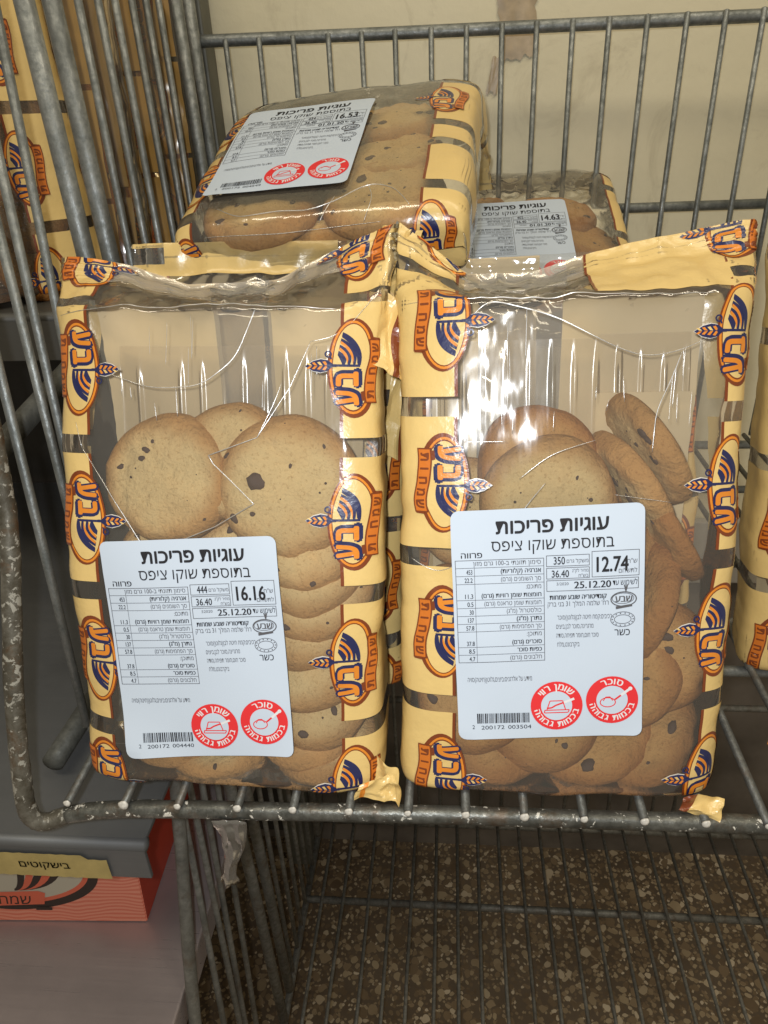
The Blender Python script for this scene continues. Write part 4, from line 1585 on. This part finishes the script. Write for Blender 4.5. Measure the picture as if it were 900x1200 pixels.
# ------------------------------------------------------------------ cookies in the bags (x, y, z mm in the bag's frame; front = -y)
GC = "chocolate chip cookies in the clear bags"
C1 = [
    # x, y, z, normal, spin, mesh, size, label
    (-33, -22, 167, (-.05, -1, .10), 0, 0, 1.09, "pale round cookie at the top left of the 16.16 bag", [(-8, 14, 1.6), (-4, 18, 1.1), (14, 25, 1.3), (-21, 6, 1.7), (12, -9, 1.1), (20, -18, .9), (-10, 10, 1.3)]),
    (30, -23, 163, (.05, -1, .06), 0, 1, 1.22, "pale cookie with a large round chip in the middle of the 16.16 bag", [(-12, 3.5, 4.0), (-24, 14, 1.8), (-22, -12, 2.0), (2, 10, .8), (-14, -10, 1.2), (16, 18, .8)]),
    (0, -9, 176, (.0, -1, .2), 1, 2, 1.0, "cookie half hidden behind the two top cookies of the 16.16 bag", None),
    (4, -8, 118, (.0, -1, .25), 2, 3, 1.0, "cookie just above the 16.16 label between the two round ones", None),
    (36, -16, 143, (.05, -1, .22), .6, 2, 1.15, "first cookie below the one with the large chip in the 16.16 bag", [(6, -26, 1.5), (-10, -20, 1.2)]),
    (36, -14, 128, (.05, -1, .40), 1.7, 3, 1.15, "second cookie down the right stack of the 16.16 bag", None),
    (38, -13, 112, (.05, -1, .55), 2.2, 4, 1.15, "third cookie down the right stack of the 16.16 bag", None),
    (36, -13, 96, (.0, -1, .55), 3.0, 0, 1.15, "fourth cookie down the right stack of the 16.16 bag", None),
    (36, -13, 74, (.0, -1, .42), 4.0, 1, 1.15, "fifth cookie down the right stack of the 16.16 bag", None),
    (38, -12, 50, (.0, -1, .50), 5.0, 2, 1.15, "sixth cookie down the right stack of the 16.16 bag", None),
    (33, -2, 27, (.05, -.7, 1.1), 5.5, 3, 1.05, "bottom right cookie of the 16.16 bag lying nearly flat", None),
    (45, -4, 14, (-.2, -.55, 1.3), 5.5, 1, 1.0, "lowest flat cookie in the right corner of the 16.16 bag", None),
    (-42, -2, 24, (-.08, -.7, 1.15), 2.5, 4, 1.06, "bottom left cookie of the 16.16 bag lying nearly flat", None),
    (-36, -14, 50, (.0, -1, .5), 2.5, 0, 1.02, "cookie low behind the barcode corner of the 16.16 label", None),
    (-18, -5, 17, (.15, -.8, 1.3), 4.5, 0, 1.0, "low middle cookie peeping under the 16.16 label", None),
    (-40, -10, 80, (.0, -1, .5), 1.5, 1, 1.02, "cookie behind the left edge of the 16.16 label", None),
    (-38, -10, 118, (.0, -1, .4), .5, 3, 1.0, "cookie behind the top left corner of the 16.16 label", None),
]
for (x, y, z, n, sp, k, s, lab, ch) in C1:
    cookie(place(M1, x, y, z, *n, sp if ch is None else 0, s, 29), lab, GC, k, False, s, ch, seed=int(x * 3 + z))
C2 = [
    (-4, -20, 154, (-.05, -1, .10), 0, 0, 1.10, 0, "round cookie right above the 12.74 label", [(-8, -6, 2.0), (-5, -13, 2.2), (12, 12, .9), (18, 2, 1.0), (16, -14, 1.1)]),
    (-8, 6, 171, (.06, -1, .12), 2, 2, 1.04, 1, "brown cookie rising behind the one above the 12.74 label", None),
    (8, 16, 152, (.2, -1, .10), 3, 4, 1.04, 1, "cookie behind, between the round one and the two upright ones", None),
    (-44, 12, 146, (-.2, -1, .1), 3, 3, .98, 0, "cookie at the left beside the printed band of the 12.74 bag", None),
    (52, 0, 179, (-.86, -.14, -.50), 1, 1, 1.08, 0, "topmost cookie of the 12.74 bag standing on edge", None),
    (43, 0, 161, (-.84, -.16, -.54), 2, 2, 1.08, 0, "second cookie standing on edge beside the topmost one", None),
    (60, 6, 140, (-.84, .0, -.52), 2, 3, 1.05, 1, "dark cookie wedged between the two upright ones", None),
    (30, 0, 122, (.5, -1, .1), 2, 3, .98, 1, "cookie half hidden at the right edge of the 12.74 label", None),
    (50, 0, 98, (-.93, -.12, .30), 2, 1, 1.12, 1, "tall edge-on cookie beside the 12.74 label", None),
    (49, -4, 72, (-.25, -1, .05), 0, 4, 1.06, 1, "dark cookie with a long chip at the lower right of the 12.74 bag", [(8, 12, 3.2), (-6, 16, 1.6), (10, 6, 2.4), (-10, 4, 1.3)]),
    (36, -14, 62, (-.5, -1, .3), 1, 3, 1.0, 1, "cookie behind the lower right corner of the 12.74 label", None),
    (-30, -2, 24, (.02, -.75, 1), .5, 4, 1.10, 1, "bottom left cookie of the 12.74 bag", [(0, -12, 2), (-10, -6, 1.8), (12, -8, 2), (4, -20, 1.3)]),
    (22, -4, 26, (-.30, -.75, .9), 1.5, 2, 1.14, 1, "bottom middle cookie of the 12.74 bag showing its baked rim", None),
    (47, 0, 26, (-.45, -.7, .8), 1.9, 0, 1.08, 1, "bottom right cookie of the 12.74 bag", None),
    (-6, -2, 38, (-.1, -1, .55), 2.9, 1, 1.05, 1, "cookie rim peeping under the 12.74 label", None),
    (-42, -14, 48, (-.2, -1, .4), 2.9, 3, 1.0, 1, "cookie behind the lower left corner of the 12.74 label", None),
    (-50, -8, 90, (-.5, -1, .2), 2.9, 1, 1.0, 1, "cookie behind the printed band left of the 12.74 label", None),
    (0, -12, 100, (0, -1, .2), 2.9, 1, 1.0, 1, "cookie hidden behind the 12.74 label", None),
]
for (x, y, z, n, sp, k, s, dk, lab, ch) in C2:
    cookie(place(M2, x, y, z, *n, sp if ch is None else 0, s, 29 if z < 140 else 25 if z < 165 else 22), lab, GC, k, bool(dk), s, ch, seed=int(x * 5 + z))
C3 = [(-40, -10, 38, (0, -1, -.05), 0, 0, 1.2, "big cookie at the near left end of the lying 16.53 bag"), (36, -10, 38, (0, -1, -.05), 1, 1, 1.22, "big cookie at the near right end of the lying 16.53 bag"),
      (-36, -12, 80, (0, -1, .1), 1, 2, 1.1, "cookie under the label of the lying 16.53 bag"), (36, -14, 84, (.0, -1, .1), 2, 3, 1.16, "cookie beside the price on the 16.53 label"),
      (30, -11, 138, (0, -1, .15), 3, 4, 1.15, "cookie at the far right of the lying 16.53 bag"), (-34, -10, 138, (0, -1, .15), 4, 0, 1.15, "cookie beyond the top of the 16.53 label"),
      (-2, -6, 165, (.1, -1, .4), 4, 2, 1.15, "farthest cookie in the middle of the lying 16.53 bag"), (0, 3, 50, (0, -1, 0), 4, 2, 1.15, "deep cookie in the middle of the lying 16.53 bag"),
      (0, 3, 110, (0, -1, 0), 4, 2, 1.15, "deep cookie under the middle of the 16.53 label")]
for (x, y, z, n, sp, k, s, lab) in C3:
    cookie(place(M3, x, y, z, *n, sp, s, 27), lab, GC, k, False, s, None, seed=int(x + z))
C4 = [(30, -9, 150, (.1, -1, .25), 0, 1, 1.2, "brown cookie at the top of the cloudy 14.63 bag"), (-38, -8, 150, (-.2, -1, .2), 1, 2, 1.0, "cookie at the top left of the cloudy 14.63 bag"), (52, -8, 110, (.3, -1, .2), 2, 3, 1.1, "cookie right of the 14.63 label"),
      (48, -8, 70, (.3, -1, .1), 3, 4, 1.05, "lower cookie right of the 14.63 label"), (-20, -8, 95, (0, -1, .1), 3, 4, 1.05, "cookie under the 14.63 label"), (0, -4, 40, (0, -1, .1), 3, 4, 1.05, "cookie at the near end of the 14.63 bag")]
for (x, y, z, n, sp, k, s, lab) in C4:
    cookie(place(M4, x, y, z, *n, sp, s, 21), lab, GC, k, True, s, None, seed=int(x + z))
for Mq, nm in ((M5, "second left"), (M7, "second right"), (M8, "propping"), (M9, "right edge")):
    for i in range(6 if nm == "propping" else 8):
        x = -34 if i % 2 else 34
        cookie(place(Mq, x + random.uniform(-4, 4), -4 + random.uniform(-4, 4), 24 + 34 * (i // 2), random.uniform(-.1, .1), -1, .5), "cookie in the " + nm + " bag, " + ("left" if i % 2 else "right") + " stack, " + ("lowest", "lower", "upper", "topmost")[i // 2] + " one", GC, i, True, 1.0)

# ------------------------------------------------------------------ bags on the neighbouring shelf behind the side wires
nbs = [(-.335, .262, 6, 22, "nearest bag on the upper left shelf with an orange emblem, behind the side wires"),
       (-.325, .335, 4, -14, "second bag on the upper left shelf, between the thick side tubes"),
       (-.315, .400, 3, 14, "third bag on the upper left shelf, oval emblem seen between thin wires"),
       (-.305, .460, 3, 2, "farthest bag on the upper left shelf beside the back column")]
for i, (x, y, ln, yaw, lab) in enumerate(nbs):
    Mq = lean_matrix(x, y, .2155, ln, yaw + 18, 0)
    b, t = plain_bag(Mq, lab, 20 + i, [46, 122, 196, 270], [46 + 12 * i, 122 + 12 * i, 196 + 12 * i], 'film_amber' if i else 'film', borders=(-50, 32), gp=4 if i else 8)
    for q in range(8):
        cookie(place(Mq, (-34 if q % 2 else 34), -4, 24 + 34 * (q // 2), random.uniform(-.1, .1), -1, .5), "cookie inside " + ("nearest", "second", "third", "farthest")[i] + " upper left shelf bag, " + ("left" if q % 2 else "right") + " stack, " + ("lowest", "lower", "upper", "topmost")[q // 2] + " one", GC, q, True, 1.0, chips=[])

# ------------------------------------------------------------------ crumpled corners
flap("folded_corner", t1, [(64, -31, 0), (88, -28, -2), (86, -26, 13), (68, -31, 9)], 1.8, 2, 'cream', (.1, .2, 'orange'))
flap("folded_corner", t2, [(60, -31, 0), (80, -33, -7), (84, -28, 4), (66, -31, 9)], 1.8, 3, 'cream', (.0, .2, 'brown'))
flap("folded_corner", t2, [(-96, -22, -2), (-80, -30, -3), (-82, -28, 14), (-94, -22, 22)], 2.4, 4, 'cream')
flap("folded_corner", t1, [(74, -12, 226), (92, -6, 214), (94, 6, 252), (78, -2, 262)], 3.4, 5, 'cream', (.45, .6, 'brown'))
flap("folded_corner", t2, [(-94, 6, 262), (-74, 10, 262), (-66, 22, 292), (-86, 18, 296)], 3.2, 6, 'cream', (.7, .8, 'navy'))
flap("folded_corner", t2, [(78, 0, 258), (92, 4, 252), (96, 14, 282), (82, 14, 286)], 3.2, 7, 'cream', (.6, .9, 'orange_bright'))
flap("folded_corner", t5, [(70, -30, 150), (92, -26, 140), (94, -20, 196), (74, -26, 205)], 4.0, 8, 'cream', (.3, .5, 'brown'))

_q = [M9.inverted() @ Vector(p) * 1000 for p in ((.172, .045, .014), (.205, .040, .012), (.205, .050, .045), (.176, .055, .042))]
flap("folded_corner", t9, [tuple(p) for p in _q], 3.0, 9, 'cream', (.0, .12, 'orange'))
